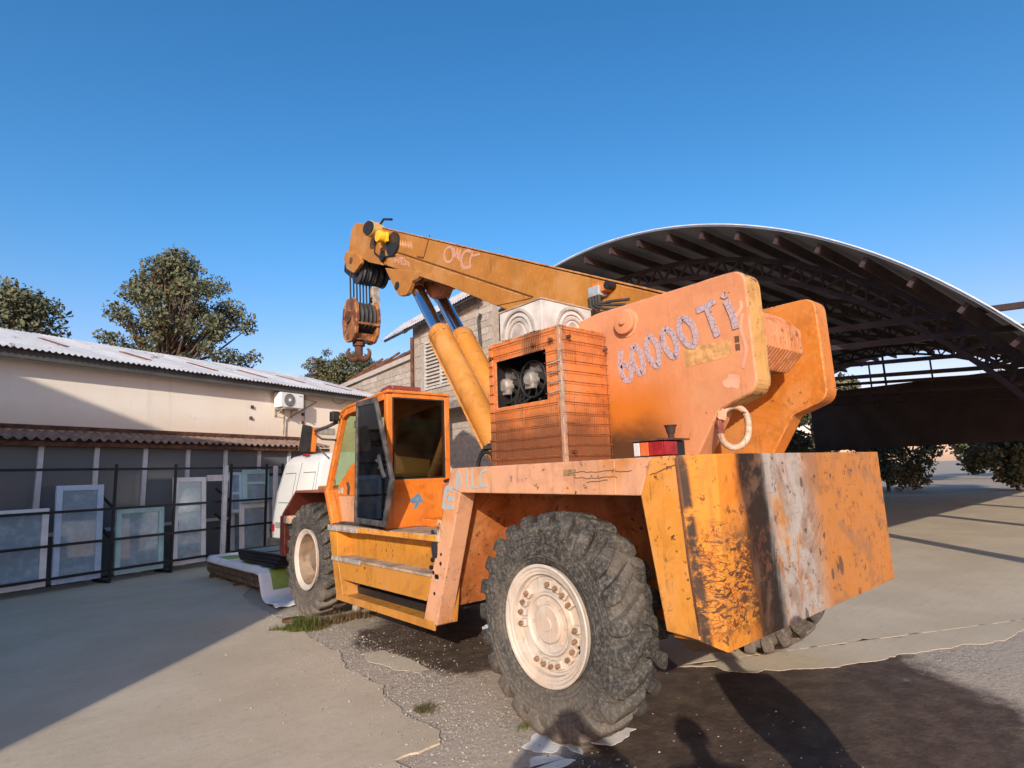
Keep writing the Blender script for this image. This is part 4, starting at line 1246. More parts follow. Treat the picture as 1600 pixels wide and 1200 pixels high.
# --- front end ahead of the cab
mb = MB(); mb.box(3.06, 3.72, 7.14, 8.35, 1.645, 1.675); mb.build('front_fender', M['maroon'], cr, bevel=0.004)
mb = MB(); mb.prism([(8.35, 1.676), (8.35, 1.645), (8.86, 1.30), (8.885, 1.33)], 'x', 3.06, 5.6); mb.build('nose_plate', M['maroon'], cr)
mb = MB(); mb.box(3.10, 5.6, 8.88, 9.08, 0.72, 1.30); mb.build('front_bumper', M['maroon'], cr, bevel=0.01)
mb = MB(); mb.box(3.08, 3.62, 8.62, 8.8805, 1.20, 1.31); mb.build('headlight_bracket', M['cream'], cr, bevel=0.008)
mb = MB()
for k in range(3):
    mb.tube([(3.13 + 0.0 * k, 8.80, 1.19 - 0.045 * k), (3.15, 8.45, 1.20 - 0.045 * k)], 0.018, 8)
mb.build('hydraulic_pipe', M['darkgrey'], cr)
mb = MB(); mb.box(3.73, 5.6, 7.14, 8.35, 1.2, 1.66); mb.build('front_hood', M['cab'], cr, bevel=0.02)

# --- the cab
CX0, CX1, CY0 = 2.97, 3.775, 5.50
cab = empty_part('cab', cr, (3.37, 6.2, 1.27))
pr = dict(rr=(CY0, 2.71), rf=(6.50, 2.645), wt=(6.685, 2.585), wb=(7.12, 1.665), bb=(6.90, 1.27), rb=(CY0, 1.27))
def post(p, q, x, w=0.07, name='cab_post', h=0.07):
    m = MB(); m.bar((x, *p), (x, *q), w, h, up=(1, 0, 0)); return m.build(name, M['cab'], cab, bevel=0.01)
for x in (CX0 + 0.035, CX1 - 0.035):
    ins = 0.035
    post((CY0 + ins, 1.27), (CY0 + ins, 2.69), x)
    post((pr['wb'][0] - 0.05, pr['wb'][1]), (pr['wt'][0] - 0.05, pr['wt'][1]), x, 0.075)
    post((pr['bb'][0] - 0.04, 1.27), (pr['wb'][0] - 0.05, 1.68), x, 0.078, h=0.10)
    post((CY0 + 0.07, 2.665), (6.49, 2.60), x)
    post((6.49, 2.605), (6.65, 2.545), x, 0.068)
m = MB(); m.prism([(CY0 - 0.02, 2.70), (6.50, 2.637), (6.72, 2.572), (6.74, 2.605), (6.51, 2.672), (CY0 - 0.02, 2.735)], 'x', CX0 - 0.005, CX1 + 0.005); m.build('roof', M['cab'], cab, bevel=0.012)
m = MB(); m.prism(rounded([(5.50, 2.735), (5.51, 2.785), (5.58, 2.80), (5.76, 2.78), (5.80, 2.72)], 0.02), 'x', 3.04, 3.40); m.build('roof_hatch', M['maroon'], cab, bevel=0.02)
m = MB(); m.box(CX0 + 0.071, CX1 - 0.071, CY0, CY0 + 0.05, 1.272, 1.775); m.build('rear_panel', M['cab'], cab, bevel=0.006)
m = MB(); m.box(CX0 + 0.071, CX1 - 0.071, CY0, CY0 + 0.05, 2.655, 2.70); m.build('rear_panel', M['cab'], cab, bevel=0.006)
m = MB(); m.box(CX0 + 0.069, CX1 - 0.069, CY0 + 0.018, CY0 + 0.024, 1.776, 2.656); m.build('rear_window', M['cabglass'], cab)
m = MB()
for (a, b, c, d) in ((CX0 + 0.07, CX1 - 0.07, 1.774, 1.79), (CX0 + 0.07, CX1 - 0.07, 2.642, 2.657)):
    m.box(a, b, CY0 + 0.002, CY0 + 0.017, c, d)
for a in (CX0 + 0.071, CX1 - 0.085):
    m.box(a, a + 0.014, CY0 + 0.003, CY0 + 0.0165, 1.79, 2.642)
m.build('window_seal', M['rubber'], cab)
m = MB(); m.prism([(CY0 + 0.07, 1.80), (6.95, 1.70), (6.62, 2.56), (CY0 + 0.07, 2.63)], 'x', CX1 - 0.035, CX1 - 0.029); m.build('side_window', M['greenglass'], cab)
m = MB(); m.prism([(CY0 + 0.051, 1.27), (6.86, 1.27), (7.02, 1.67), (6.95, 1.70), (CY0 + 0.051, 1.80)], 'x', CX1 - 0.045, CX1 - 0.005); m.build('side_panel', M['cab'], cab)
m = MB()
m.add([(CX0 + 0.07, 7.10, 1.70), (CX1 - 0.07, 7.10, 1.70), (CX1 - 0.07, 6.66, 2.57), (CX0 + 0.07, 6.66, 2.57), (CX0 + 0.07, 7.094, 1.70), (CX1 - 0.07, 7.094, 1.70), (CX1 - 0.07, 6.654, 2.57), (CX0 + 0.07, 6.654, 2.57)],
      [(0, 1, 2, 3), (7, 6, 5, 4), (0, 4, 5, 1), (1, 5, 6, 2), (2, 6, 7, 3), (3, 7, 4, 0)])
m.build('windscreen', M['greenglass'], cab)
m = MB(); m.prism([(6.83, 1.27), (6.90, 1.27), (7.11, 1.68), (7.04, 1.68)], 'x', CX0 + 0.075, CX1 - 0.075); m.build('front_panel', M['cab'], cab)
m = MB(); m.box(CX0 + 0.05, CX1 - 0.05, CY0 + 0.052, 6.80, 1.272, 1.30); m.build('cab_floor', M['darkgrey'], cab)
# lower front quarter with its round bulge
m = MB(); m.prism([(6.26, 1.302), (6.80, 1.302), (6.93, 1.60), (6.26, 1.60)], 'x', CX0 + 0.10, CX0 + 0.13); m.build('kick_panel', M['beam'], cab)
m = MB(); m.prism(rounded([(6.28, 1.60), (6.98, 1.60), (7.02, 1.72), (6.62, 1.99), (6.28, 1.90)], 0.06), 'x', 3.10, 3.62); m.build('dash_console', M['cab'], cab, bevel=0.012)
m = MB(); m.box(3.085, 3.0995, 6.86, 6.97, 1.63, 1.70); m.build('gauge_plate', M['galv'], cab)
m = MB(); m.tube([(3.099, 6.70, 1.62), (3.095, 6.68, 1.70), (3.096, 6.72, 1.76)], 0.02, 6); m.build('lever', M['darkgrey'], cab)
m = MB(); m.tube([(3.34 + 0.19 * math.cos(a), 6.36 + 0.17 * math.sin(a), 2.02 + 0.09 * math.sin(a)) for a in [2 * math.pi * k / 24 for k in range(24)]], 0.016, 7, closed=True); m.tube([(3.34, 6.40, 1.99), (3.34, 6.62, 1.80)], 0.022, 7); m.tube([(3.16, 6.36, 2.02), (3.52, 6.36, 2.02)], 0.012, 6); m.build('steering_wheel', M['rubber'], cab, smooth=60)
m = MB(); m.prism(rounded([(5.66, 1.68), (5.74, 1.68), (5.72, 2.16), (5.64, 2.16)], 0.03), 'x', 3.14, 3.50); m.prism(rounded([(5.66, 1.56), (6.10, 1.58), (6.10, 1.68), (5.66, 1.68)], 0.03), 'x', 3.14, 3.52); m.box(3.22, 3.44, 5.72, 6.0, 1.30, 1.56); m.build('seat', M['fabric'], cab, bevel=0.015)
m = MB(); m.prism([(3.10, 1.80), (3.52, 1.80), (3.54, 1.98), (3.11, 2.03)], 'y', 5.56, 5.575); m.build('tan_board', M['cardboard'], cab)
# open door: leaf swung a little outward on its front hinges
dh = Vector((2.953, 6.16, 0)); dk = Vector((2.829, 5.073, 0)); du = (dk - dh).normalized(); dn = Vector((du.y, -du.x, 0)); dn = dn if dn.x < 0 else -dn
door = empty_part('cab_door', cr, tuple(dh))
dpoly = [(0.05, 2.665), (0.625, 2.652), (1.094, 1.772), (0.876, 1.312), (0.0, 1.322)]
def dpt(u, z, o): p = dh + du * u + dn * o; return (p.x, p.y, z)
cen = Vector((0.52, 1.95))
inner = [tuple(Vector(p) + (cen - Vector(p)).normalized() * 0.068) for p in dpoly]
m = MB()
n_ = len(dpoly)
vs_ = [dpt(*p, 0.0) for p in dpoly] + [dpt(*p, 0.0) for p in inner] + [dpt(*p, 0.04) for p in dpoly] + [dpt(*p, 0.04) for p in inner]
fs = []
for i in range(n_):
    j = (i + 1) % n_
    fs += [(i, j, n_ + j, n_ + i), (2 * n_ + i, 3 * n_ + i, 3 * n_ + j, 2 * n_ + j), (i, 2 * n_ + i, 2 * n_ + j, j), (n_ + i, n_ + j, 3 * n_ + j, 3 * n_ + i)]
m.add(vs_, fs); m.build('door_frame', M['weathered'], door, bevel=0.006)
m = MB()
ii = [tuple(Vector(p) - (cen - Vector(p)).normalized() * 0.006) for p in inner]
vs_ = [dpt(*p, 0.016) for p in ii] + [dpt(*p, 0.022) for p in ii]
m.add(vs_, [tuple(range(n_)), tuple(range(n_, 2 * n_))[::-1]] + [(i, (i + 1) % n_, n_ + (i + 1) % n_, n_ + i) for i in range(n_)])
m.build('door_glass', M['doorglass'], door)
m = MB()
m.tube([dpt(0.80, 2.02, 0.05), dpt(0.86, 2.0, 0.075), dpt(0.93, 1.86, 0.07), dpt(0.95, 1.80, 0.05)], 0.022, 7)
m.tube([dpt(0.72, 1.98, 0.05), dpt(0.84, 1.95, 0.06)], 0.016, 6); m.tube([dpt(0.78, 1.90, 0.05), dpt(0.90, 1.92, 0.06)], 0.014, 6)
m.build('door_handle', M['darkgrey'], door)
m = MB()
for z in (1.50, 2.42): m.cyl(dpt(-0.012, z - 0.04, 0.02), dpt(-0.012, z + 0.04, 0.02), 0.016, n=8)
m.build('hinge', M['darkgrey'], door)
# mirror
mir = empty_part('mirror', cr, (2.70, 7.0, 2.3))
m = MB(); m.tube([(2.96, 6.72, 2.50), (2.86, 6.82, 2.44), (2.76, 6.93, 2.40)], 0.022, 7); m.tube([(2.96, 6.76, 2.28), (2.84, 6.9, 2.30), (2.76, 6.95, 2.37)], 0.013, 6); m.tube([(2.96, 6.95, 2.06), (2.80, 7.02, 2.24), (2.76, 6.95, 2.33)], 0.010, 6); m.build('mirror_arm', M['darkgrey'], mir)
m = MB(); m.prism(rounded([(2.58, 2.16), (2.78, 2.14), (2.81, 2.44), (2.63, 2.47)], 0.02), 'y', 6.94, 7.0); m.build('mirror_housing', M['cab'], mir, bevel=0.012)
m = MB(); m.prism(rounded([(2.565, 2.155), (2.70, 2.145), (2.725, 2.455), (2.61, 2.48)], 0.02), 'y', 6.925, 6.9395); m.build('mirror_glass', M['rubber'], mir)
m = MB(); m.box(2.86, 2.95, 6.64, 6.74, 2.50, 2.62); m.build('work_light', M['black'], cr, bevel=0.01)

# --- cheeks that carry the boom
def cheek(x0, x1, name, mat_):
    poly = [(3.95, 1.857), (2.26, 1.857), (2.06, 2.17), (1.775, 2.27), (1.785, 3.10), (3.10, 3.10), (3.70, 3.02), (3.98, 2.5)]
    rp_ = rounded(poly, [0, 0, 0.06, 0.13, 0.11, 0.02, 0.2, 0.1], 6)
    m = MB(); m.prism(rp_, 'x', x0, x1)
    return m.build(name, mat_, cr, bevel=0.012)
ck = cheek(3.65, 3.855, 'boom_cheek', [M['cheek']])
rp_ = rounded([(2.26, 1.857), (2.06, 2.17), (1.775, 2.27), (1.785, 3.10), (2.1, 3.10)], [0, 0.06, 0.13, 0.11, 0], 6)
m = MB()
for (p, q) in zip(rp_[1:], rp_[2:]):
    d = (Vector(q) - Vector(p)).normalized(); nn = Vector((d.y, -d.x)) 
    c_ = Vector((2.9, 2.5))
    if nn.dot(c_ - Vector(p)) > 0: nn = -nn
    a_, b_ = Vector(p) + nn * 0.003, Vector(q) + nn * 0.003
    m.add([(3.664, *a_), (3.842, *a_), (3.842, *b_), (3.664, *b_), (3.664, *p), (3.842, *p), (3.842, *q), (3.664, *q)], [(0, 1, 2, 3), (4, 7, 6, 5), (0, 4, 5, 1), (2, 6, 7, 3), (1, 5, 6, 2), (3, 7, 4, 0)])
m.build('edge_plate', M['cheek_edge'], ck)
ck2 = cheek(4.78, 4.98, 'boom_cheek', [M['cheek2']])
# pivot pin boss
pc = (2.793, 2.943)
m = MB(); m.cyl((3.645, *pc), (3.652, *pc), 0.115, n=28); m.build('pin_halo', M['beam'], ck)
m = MB(); m.cyl((3.60, *pc), (3.645, *pc), 0.092, n=28); m.cyl((3.575, *pc), (3.60, *pc), 0.022, n=10); m.build('pivot_pin', M['cheek'], ck, bevel=0.008, smooth=40)
m = MB(); m.prism(rounded([(2.298, 2.639), (1.928, 2.634), (1.935, 2.520), (2.290, 2.500)], 0.004), 'x', 3.66, 3.6478); m.build('sticker_patch', plain('faded_sticker', (0.58, 0.31, 0.12), 0.7, 0, 0.3, 0.35, 20), ck)
m = MB()
for k, zz in enumerate((0, 1)):
    a = (1.900, 2.678); b = (1.868, 2.631)
    m.box(3.66, 3.6475, b[0], a[0], a[1] - 0.075 - 0.055 * zz, a[1] - 0.03 - 0.055 * zz)
m.build('rust_patch', M['rust'], ck)
for (p, r_, sd_) in (((1.944, 2.345), 0.055, 4), ((2.046, 2.129), 0.035, 8)):
    m = MB(); m.prism(splat(p[0], p[1], r_, sd_), 'x', 3.66, 3.6478); m.build('paint_splash', plain('pale_primer_patch', (0.72, 0.37, 0.235), 0.6), ck)

STK = 0
def stroke(m, pts, w, x0, th=0.0025, axis='x'):
    """a flat ribbon of paint lying on the plane axis=x0, facing the negative side"""
    global STK
    STK = (STK + 1) % 9
    x0 -= 0.0003 * STK
    P = [Vector(p) for p in pts]
    L, Rr = [], []
    for i, p in enumerate(P):
        a = P[max(0, i - 1)]; b = P[min(len(P) - 1, i + 1)]
        d = (b - a)
        if d.length < 1e-6: d = Vector((1, 0))
        d.normalize(); nn = Vector((-d.y, d.x)) * (w[i] if isinstance(w, list) else w) / 2
        L.append(p + nn); Rr.append(p - nn)
    n = len(P)
    vs_ = []
    for o in (x0 - th, x0 + 0.002):
        for q in L + Rr:
            vs_.append((o, q.x, q.y) if axis == 'x' else (q.x, o, q.y))
    fs = []
    for i in range(n - 1):
        fs.append((i, i + 1, n + i + 1, n + i)); fs.append((2 * n + i, 3 * n + i, 3 * n + i + 1, 2 * n + i + 1))
        fs.append((i, 2 * n + i, 2 * n + i + 1, i + 1)); fs.append((n + i, n + i + 1, 3 * n + i + 1, 3 * n + i))
    fs += [(0, n, 3 * n, 2 * n), (n - 1, 3 * n - 1, 4 * n - 1, 2 * n - 1)]
    m.add(vs_, fs)
def smooth_pts(pts, k=6, closed=False):
    P = [Vector(p) for p in pts]; n = len(P); out = []
    rng_ = range(n) if closed else range(n - 1)
    for i in rng_:
        p0 = P[(i - 1) % n] if (closed or i > 0) else P[i]
        p1, p2 = P[i], P[(i + 1) % n]
        p3 = P[(i + 2) % n] if (closed or i + 2 < n) else p2
        for j in range(k):
            t = j / k
            out.append(0.5 * ((2 * p1) + (-p0 + p2) * t + (2 * p0 - 5 * p1 + 4 * p2 - p3) * t * t + (-p0 + 3 * p1 - 3 * p2 + p3) * t ** 3))
    out.append(P[0] if closed else P[-1])
    return out
WD_ = 0.046
DIG = [
 ('digit_six', [(2.863, 2.743), (2.883, 2.662), (2.884, 2.578), (2.852, 2.500), (2.808, 2.483), (2.785, 2.531), (2.793, 2.589), (2.828, 2.621), (2.870, 2.586)], False),
 ('digit_zero', [(2.747, 2.746), (2.689, 2.699), (2.662, 2.597), (2.681, 2.514), (2.727, 2.552), (2.763, 2.641)], True),
 ('digit_zero', [(2.596, 2.788), (2.535, 2.740), (2.509, 2.645), (2.529, 2.554), (2.573, 2.582), (2.618, 2.685)], True),
 ('digit_zero', [(2.441, 2.820), (2.374, 2.761), (2.350, 2.668), (2.373, 2.595), (2.420, 2.628), (2.467, 2.731)], True),
 ('digit_zero', [(2.287, 2.868), (2.213, 2.807), (2.190, 2.717), (2.208, 2.645), (2.268, 2.676), (2.317, 2.782)], True),
 ('letter_t', [(2.163, 2.891), (2.095, 2.902), (2.017, 2.929)], False),
 ('letter_t', [(2.080, 2.903), (2.051, 2.789), (2.019, 2.672)], False),
 ('letter_i', [(1.932, 2.907), (1.896, 2.798), (1.879, 2.696)], False),
 ('letter_i', [(1.956, 2.959), (1.938, 2.945), (1.923, 2.951)], False)]
for qi, (nm, pts, closed) in enumerate(DIG):
    m = MB(); sp_ = smooth_pts(pts, 6, closed); stroke(m, sp_, WD_, 3.6492 - 0.0006 * qi); m.build(nm, M['digits'], ck)
m = MB(); stroke(m, smooth_pts([(1.828, 2.791), (1.848, 2.684), (1.827, 2.548), (1.867, 2.424)]), 0.02, 3.6494); stroke(m, smooth_pts([(1.832, 2.881), (1.833, 2.828), (1.875, 2.784)]), 0.022, 3.6494); m.build('scuff_mark', plain('pale_scuff', (0.72, 0.37, 0.24), 0.6), ck)

# octagonal winch guard between the cheeks
m = MB()
oc = (2.025, 2.692)
pts8 = [(oc[0] + 0.235 * math.cos(math.pi / 8 + k * math.pi / 4), oc[1] + 0.235 * math.sin(math.pi / 8 + k * math.pi / 4)) for k in range(8)]
m.prism(pts8, 'x', 3.87, 4.50)
wg = m.build('winch_guard', M['drum'], cr, bevel=0.006)
m = MB()
for k in range(13):
    x = 3.90 + k * 0.046
    m.prism([(oc[0] + (p[0] - oc[0]) * 1.018, oc[1] + (p[1] - oc[1]) * 1.018) for p in pts8], 'x', x, x + 0.016)
m.build('guard_rib', M['drum'], wg)
# tow ring welded to the cheek
rg = MB()
rc = Vector((3.74, *(2.015, 2.045)))
ua = Vector((0.62, -0.70, 0.34)).normalized(); ub = Vector((0, 0, 1)); ub = (ub - ua * ub.dot(ua)).normalized()
la = (ub * 0.9 + ua * 0.44).normalized(); lb_ = (ua * 0.9 - ub * 0.44).normalized()
pts = []
for k in range(40):
    a = 2 * math.pi * k / 40
    pts.append(rc + la * (0.122 * math.cos(a) + 0.02 * math.copysign(1, math.cos(a)) * min(1, abs(math.cos(a)) * 3)) + lb_ * 0.094 * math.sin(a))
rg.tube(pts, 0.023, 10, closed=True); rg.build('tow_ring', M['cream'], cr, smooth=60)
m = MB(); m.tube([rc + la * 0.09 - lb_ * 0.078, rc + la * 0.02 - lb_ * 0.096, rc - la * 0.05 - lb_ * 0.088], 0.026, 8); m.build('ring_weld', M['maroon'], cr)

# rear light box on the deck
rl_ = empty_part('rear_light', cr, (3.12, 2.2, ZD))
m = MB(); m.box(3.06, 3.30, 2.13, 2.36, ZD - 0.002, 1.955); m.build('light_box', M['black'], rl_, bevel=0.004)
m = MB(); m.box(3.04, 3.325, 2.105, 2.38, 1.958, 1.970); m.build('light_hood', M['rust'], rl_)
m = MB(); m.box(3.05, 3.0595, 2.235, 2.30, 1.865, 1.95); m.build('orange_lens', M['orange_lens'], rl_, bevel=0.003)
m = MB(); m.box(3.05, 3.0595, 2.305, 2.35, 1.865, 1.95); m.build('clear_lens', M['lightmetal'], rl_, bevel=0.003)
m = MB(); m.box(3.05, 3.0595, 2.125, 2.232, 1.865, 1.95); m.box(3.062, 3.20, 2.12, 2.1295, 1.865, 1.95); m.build('red_lens', M['red_lens'], rl_, bevel=0.003)
m = MB(); m.cyl((3.20, 2.16, 1.972), (3.20, 2.16, 2.00), 0.02, n=10); m.cyl((3.20, 2.16, 2.00), (3.20, 2.16, 2.05), 0.024, 0.036, n=14); m.cyl((3.20, 2.16, 2.05), (3.20, 2.16, 2.057), 0.042, n=14); m.build('filler_cup', plain('dark_rust', (0.055, 0.03, 0.024), 0.8), rl_)

# --- radiator housing with wire guard and twin fans
hx0, hx1, hy0, hy1, hz0, hz1 = 3.10, 3.62, 3.016, 3.865, ZD + 0.002, 2.895
hs = empty_part('radiator_housing', cr, (3.36, 3.44, hz0))
oy0, oy1, oz0, oz1 = 3.175, 3.80, 2.345, 2.745   # fan opening on the left face
m = MB()
m.box(hx0, hx0 + 0.012, hy0 + 0.04, hy1 - 0.001, hz0, oz0); m.box(hx0, hx0 + 0.012, hy0 + 0.04, hy1 - 0.001, oz1, hz1)
m.box(hx0, hx0 + 0.012, hy0 + 0.04, oy0, oz0, oz1); m.box(hx0, hx0 + 0.012, oy1, hy1 - 0.001, oz0, oz1)
m.box(hx0 + 0.04, hx1, hy0, hy0 + 0.012, hz0, hz1)
m.box(hx1 - 0.012, hx1, hy0 + 0.013, hy1, hz0, hz1); m.box(hx0 + 0.013, hx1 - 0.013, hy1 - 0.012, hy1, hz0, hz1)
m.build('housing_panel', M['house'], hs)
m = MB(); m.box(hx0 - 0.024, hx0 + 0.012, hy0 - 0.024, hy0 + 0.012, hz0, hz1 + 0.004); m.box(hx0 + 0.0125, hx0 + 0.04, hy0 + 0.0005, hy0 + 0.04, hz0, hz1); m.build('corner_post', paint('corner_post_paint', (0.46, 0.24, 0.14), (0.33, 0.25, 0.20), 6, rust=0.58, grime=0.6), hs, bevel=0.006)
m = MB(); m.box(hx0 - 0.016, hx0 + 0.03, hy1 - 0.04, hy1 + 0.012, hz0, hz1); m.build('corner_post', M['house'], hs, bevel=0.006)
m = MB(); m.box(hx0 - 0.004, hx1, hy0 - 0.004, hy1, hz1 + 0.001, hz1 + 0.012); m.build('housing_top', M['house'], hs)
# black core and liner walls: the unlit inside put into the colour
m = MB(); m.box(hx0 + 0.30, hx0 + 0.31, hy0 + 0.03, hy1 - 0.02, oz0 - 0.1, oz1 + 0.1); m.box(hx0 + 0.02, hx0 + 0.3, hy0 + 0.05, hy1 - 0.03, oz0 - 0.06, oz0 - 0.05); m.box(hx0 + 0.02, hx0 + 0.3, hy0 + 0.05, hy1 - 0.03, oz1 + 0.05, oz1 + 0.06)
m.box(hx0 + 0.02, hx0 + 0.3, hy1 - 0.028, hy1 - 0.02, oz0 - 0.06, oz1 + 0.06); m.box(hx0 + 0.0125, hx0 + 0.03, oy1 + 0.003, hy1 - 0.03, oz0 - 0.05, oz1 + 0.05)
m.build('core_and_dark_liner', M['black'], hs)
m = MB()
for k in range(10): m.box(hx0 + 0.285, hx0 + 0.298, hy0 + 0.1 + 0.075 * k, hy0 + 0.11 + 0.075 * k, oz0 - 0.05, oz1 + 0.05)
m.build('radiator_fins', M['darkgrey'], hs)
M['foil'] = plain('aluminium_motor', (0.36, 0.33, 0.30), 0.6, 0.4, 0.5, 0.35, 24, 0.6)
for (fy, fz) in ((3.476, 2.561), (3.801, 2.548)):
    fx = hx0 + 0.13
    m = MB(); m.tube([(fx, fy + 0.155 * math.cos(a), fz + 0.155 * math.sin(a)) for a in [2 * math.pi * k / 32 for k in range(32)]], 0.009, 7, closed=True)
    m.cyl((fx + 0.005, fy, fz), (fx + 0.08, fy, fz), 0.155, n=32, cap=False)
    fn_ = m.build('fan_shroud', M['rubber'], hs, smooth=60)
    for k in range(8):
        a = 2 * math.pi * k / 8
        c, s = math.cos(a), math.sin(a)
        vsb = []
        for (r, tw, hw) in ((0.06, 0.03, 0.024), (0.105, 0.024, 0.036), (0.146, 0.018, 0.042)):
            for sg in (-1, 1):
                vsb.append((fx + 0.03 + sg * tw, fy + c * r - s * hw * sg, fz + s * r + c * hw * sg))
        b_ = MB(); b_.add(vsb + [(p[0] + 0.006, p[1], p[2]) for p in vsb], [(0, 1, 3, 2), (2, 3, 5, 4), (8, 9, 7, 6), (10, 11, 9, 8), (0, 6, 7, 1), (4, 5, 11, 10), (0, 2, 8, 6), (2, 4, 10, 8), (1, 7, 9, 3), (3, 9, 11, 5)])
        b_.build('fan_blade', M['darkgrey'], hs)
    m = MB(); m.cyl((fx - 0.035, fy + 0.02, fz), (fx + 0.03, fy + 0.02, fz), 0.060, 0.075, n=24); m.cyl((fx - 0.05, fy + 0.02, fz), (fx - 0.035, fy + 0.02, fz), 0.044, 0.058, n=24)
    m.box(fx - 0.03, fx + 0.02, fy - 0.03, fy + 0.07, fz - 0.08, fz - 0.04)
    m.build('fan_motor', M['foil'], hs, bevel=0.004, smooth=45)
m = MB()
for k in range(7):
    y = 3.50 + rng.uniform(-0.05, 0.22); z = 2.34 + rng.uniform(-0.02, 0.1)
    m.tube([(hx0 + 0.1, y, z), (hx0 + 0.07, y + 0.06, z - 0.05), (hx0 + 0.12, y + 0.12, z + 0.03), (hx0 + 0.2, y + 0.14, z + 0.1)], 0.007, 5)
m.build('wiring', M['rubber'], hs)
# wire guard: cross wires one by one, the fine upright wires joined
M['wire'] = paint('rusty_orange_wire', (0.56, 0.175, 0.05), (0.60, 0.22, 0.08), 3, rust=0.6, wear=False, layers=[fade('z', 2.02, 2.42, (0.15, 0.055, 0.025), 0.85, 0.7, 2.4)], chips=False)
M['crosswire'] = plain('dark_rusty_wire', (0.26, 0.085, 0.03), 0.75, 0, 0.2, 0.5, 9)
nz_ = 13
for k in range(nz_):
    z = hz0 + 0.05 + k * (hz1 - hz0 - 0.08) / (nz_ - 1)
    segs = [(hy0 + 0.02, hy1)] if not (oz0 - 0.01 < z < oz1 + 0.01) else [(hy0 + 0.02, oy0 - 0.005), (oy1 + 0.005, hy1)]
    for a, b in segs:
        mw = MB(); mw.tube([(hx0 - 0.026, a, z), (hx0 - 0.026, (a + b) / 2, z + rng.uniform(-0.004, 0.004)), (hx0 - 0.026, b, z)], 0.0032, 6); mw.build('guard_wire', M['crosswire'], hs)
    mw = MB(); mw.tube([(hx0 - 0.004, hy0 - 0.026, z), (hx0 + 0.26, hy0 - 0.026, z + rng.uniform(-0.004, 0.004)), (hx1, hy0 - 0.026, z)], 0.0032, 6)
    mw.build('guard_wire', M['crosswire'], hs)
mw = MB()
y = hy0 + 0.03
while y < hy1:
    segs = [(hz0, hz1)] if not (oy0 - 0.004 < y < oy1 + 0.004) else [(hz0, oz0 - 0.004), (oz1 + 0.004, hz1)]
    for a, b in segs: mw.tube([(hx0 - 0.020, y, a), (hx0 - 0.020, y + rng.uniform(-0.002, 0.002), b)], 0.0017, 4)
    y += 0.021
x = hx0 + 0.03
while x < hx1:
    mw.tube([(x, hy0 - 0.020, hz0), (x + rng.uniform(-0.002, 0.002), hy0 - 0.020, hz1)], 0.0017, 4); x += 0.021
kind(mw.build('fine_guard_wires', M['wire'], hs), 'stuff')
for (y, z) in ((hy0 + 0.075, 2.80), (hy0 + 0.27, 2.80), (hy1 - 0.03, 2.78)):
    m = MB(); m.cyl((hx0 - 0.04, y, z), (hx0 - 0.005, y, z), 0.016, n=8); m.build('guard_bolt', M['rust'], hs)
for (x, z) in ((hx0 + 0.075, 2.815), (hx0 + 0.075, 1.93), (hx1 - 0.02, 2.76)):
    m = MB(); m.cyl((x, hy0 - 0.04, z), (x, hy0 - 0.005, z), 0.016, n=8); m.build('guard_bolt', M['rust'], hs)
m = MB()
for k in range(4): m.tube([(hx0 - 0.03, hy0 - 0.02, 2.62 - k * 0.075), (hx0 - 0.033, hy0 + 0.10, 2.61 - k * 0.075)], 0.006, 6)
m.build('tie_bar', M['galv'], hs)

# --- boom
BX0, BX1 = 3.95, 4.60
boom = empty_part('boom', cr, (4.27, 5.5, 4.0))
tp = lambda y: 3.227 + (y - 2.649) * 0.4817
top_r = (2.30, tp(2.30))
bl_ = [(4.777, 3.632), (5.306, 3.915), (5.687, 4.117)]
bmain = [(2.30, tp(2.30) - 0.02), (7.55, tp(7.55)), (7.62, tp(7.62) - 0.05), (7.265, 4.872), (5.687, 4.117), (4.777, 3.636), (2.9, 2.62), (2.45, 2.58)]
m = MB(); m.prism(bmain, 'x', BX0, BX1); m.build('boom_section', M['boom'], boom, bevel=0.018)
def edge_line(p, q, w=0.018, d=0.006, name='boom_seam', mat_=None):
    m = MB(); m.bar((BX0 - d / 2 + 0.001, *p), (BX0 - d / 2 + 0.001, *q), w, d, up=(1, 0, 0)); return m.build(name, mat_ or M['seam'], boom)
M['seam'] = plain('seam_dark_brown', (0.12, 0.045, 0.012), 0.7, 0, 0.3, 0.3, 12)
edge_line((7.147, 5.080), (4.190, 3.587), 0.017)
edge_line((6.117, 4.951), (6.283, 4.685), 0.014)
edge_line((6.283, 4.685), (6.444, 4.755), 0.02)
# lower side plate, proud of the upper box
m = MB(); m.prism([(7.224, 5.086), (4.210, 3.579), (4.776, 3.643), (5.686, 4.125), (7.265, 4.882)], 'x', BX0 - 0.012, BX0 + 0.02); m.build('boom_side_plate', M['boom'], boom, bevel=0.004)
# top flange
m = MB(); m.prism([(2.40, tp(2.40) - 0.015), (7.55, tp(7.55) - 0.005), (7.55, tp(7.55) + 0.012), (2.40, tp(2.40) + 0.002)], 'x', BX0 - 0.012, BX1 + 0.012); m.build('top_flange', M['boom'], boom, bevel=0.003)
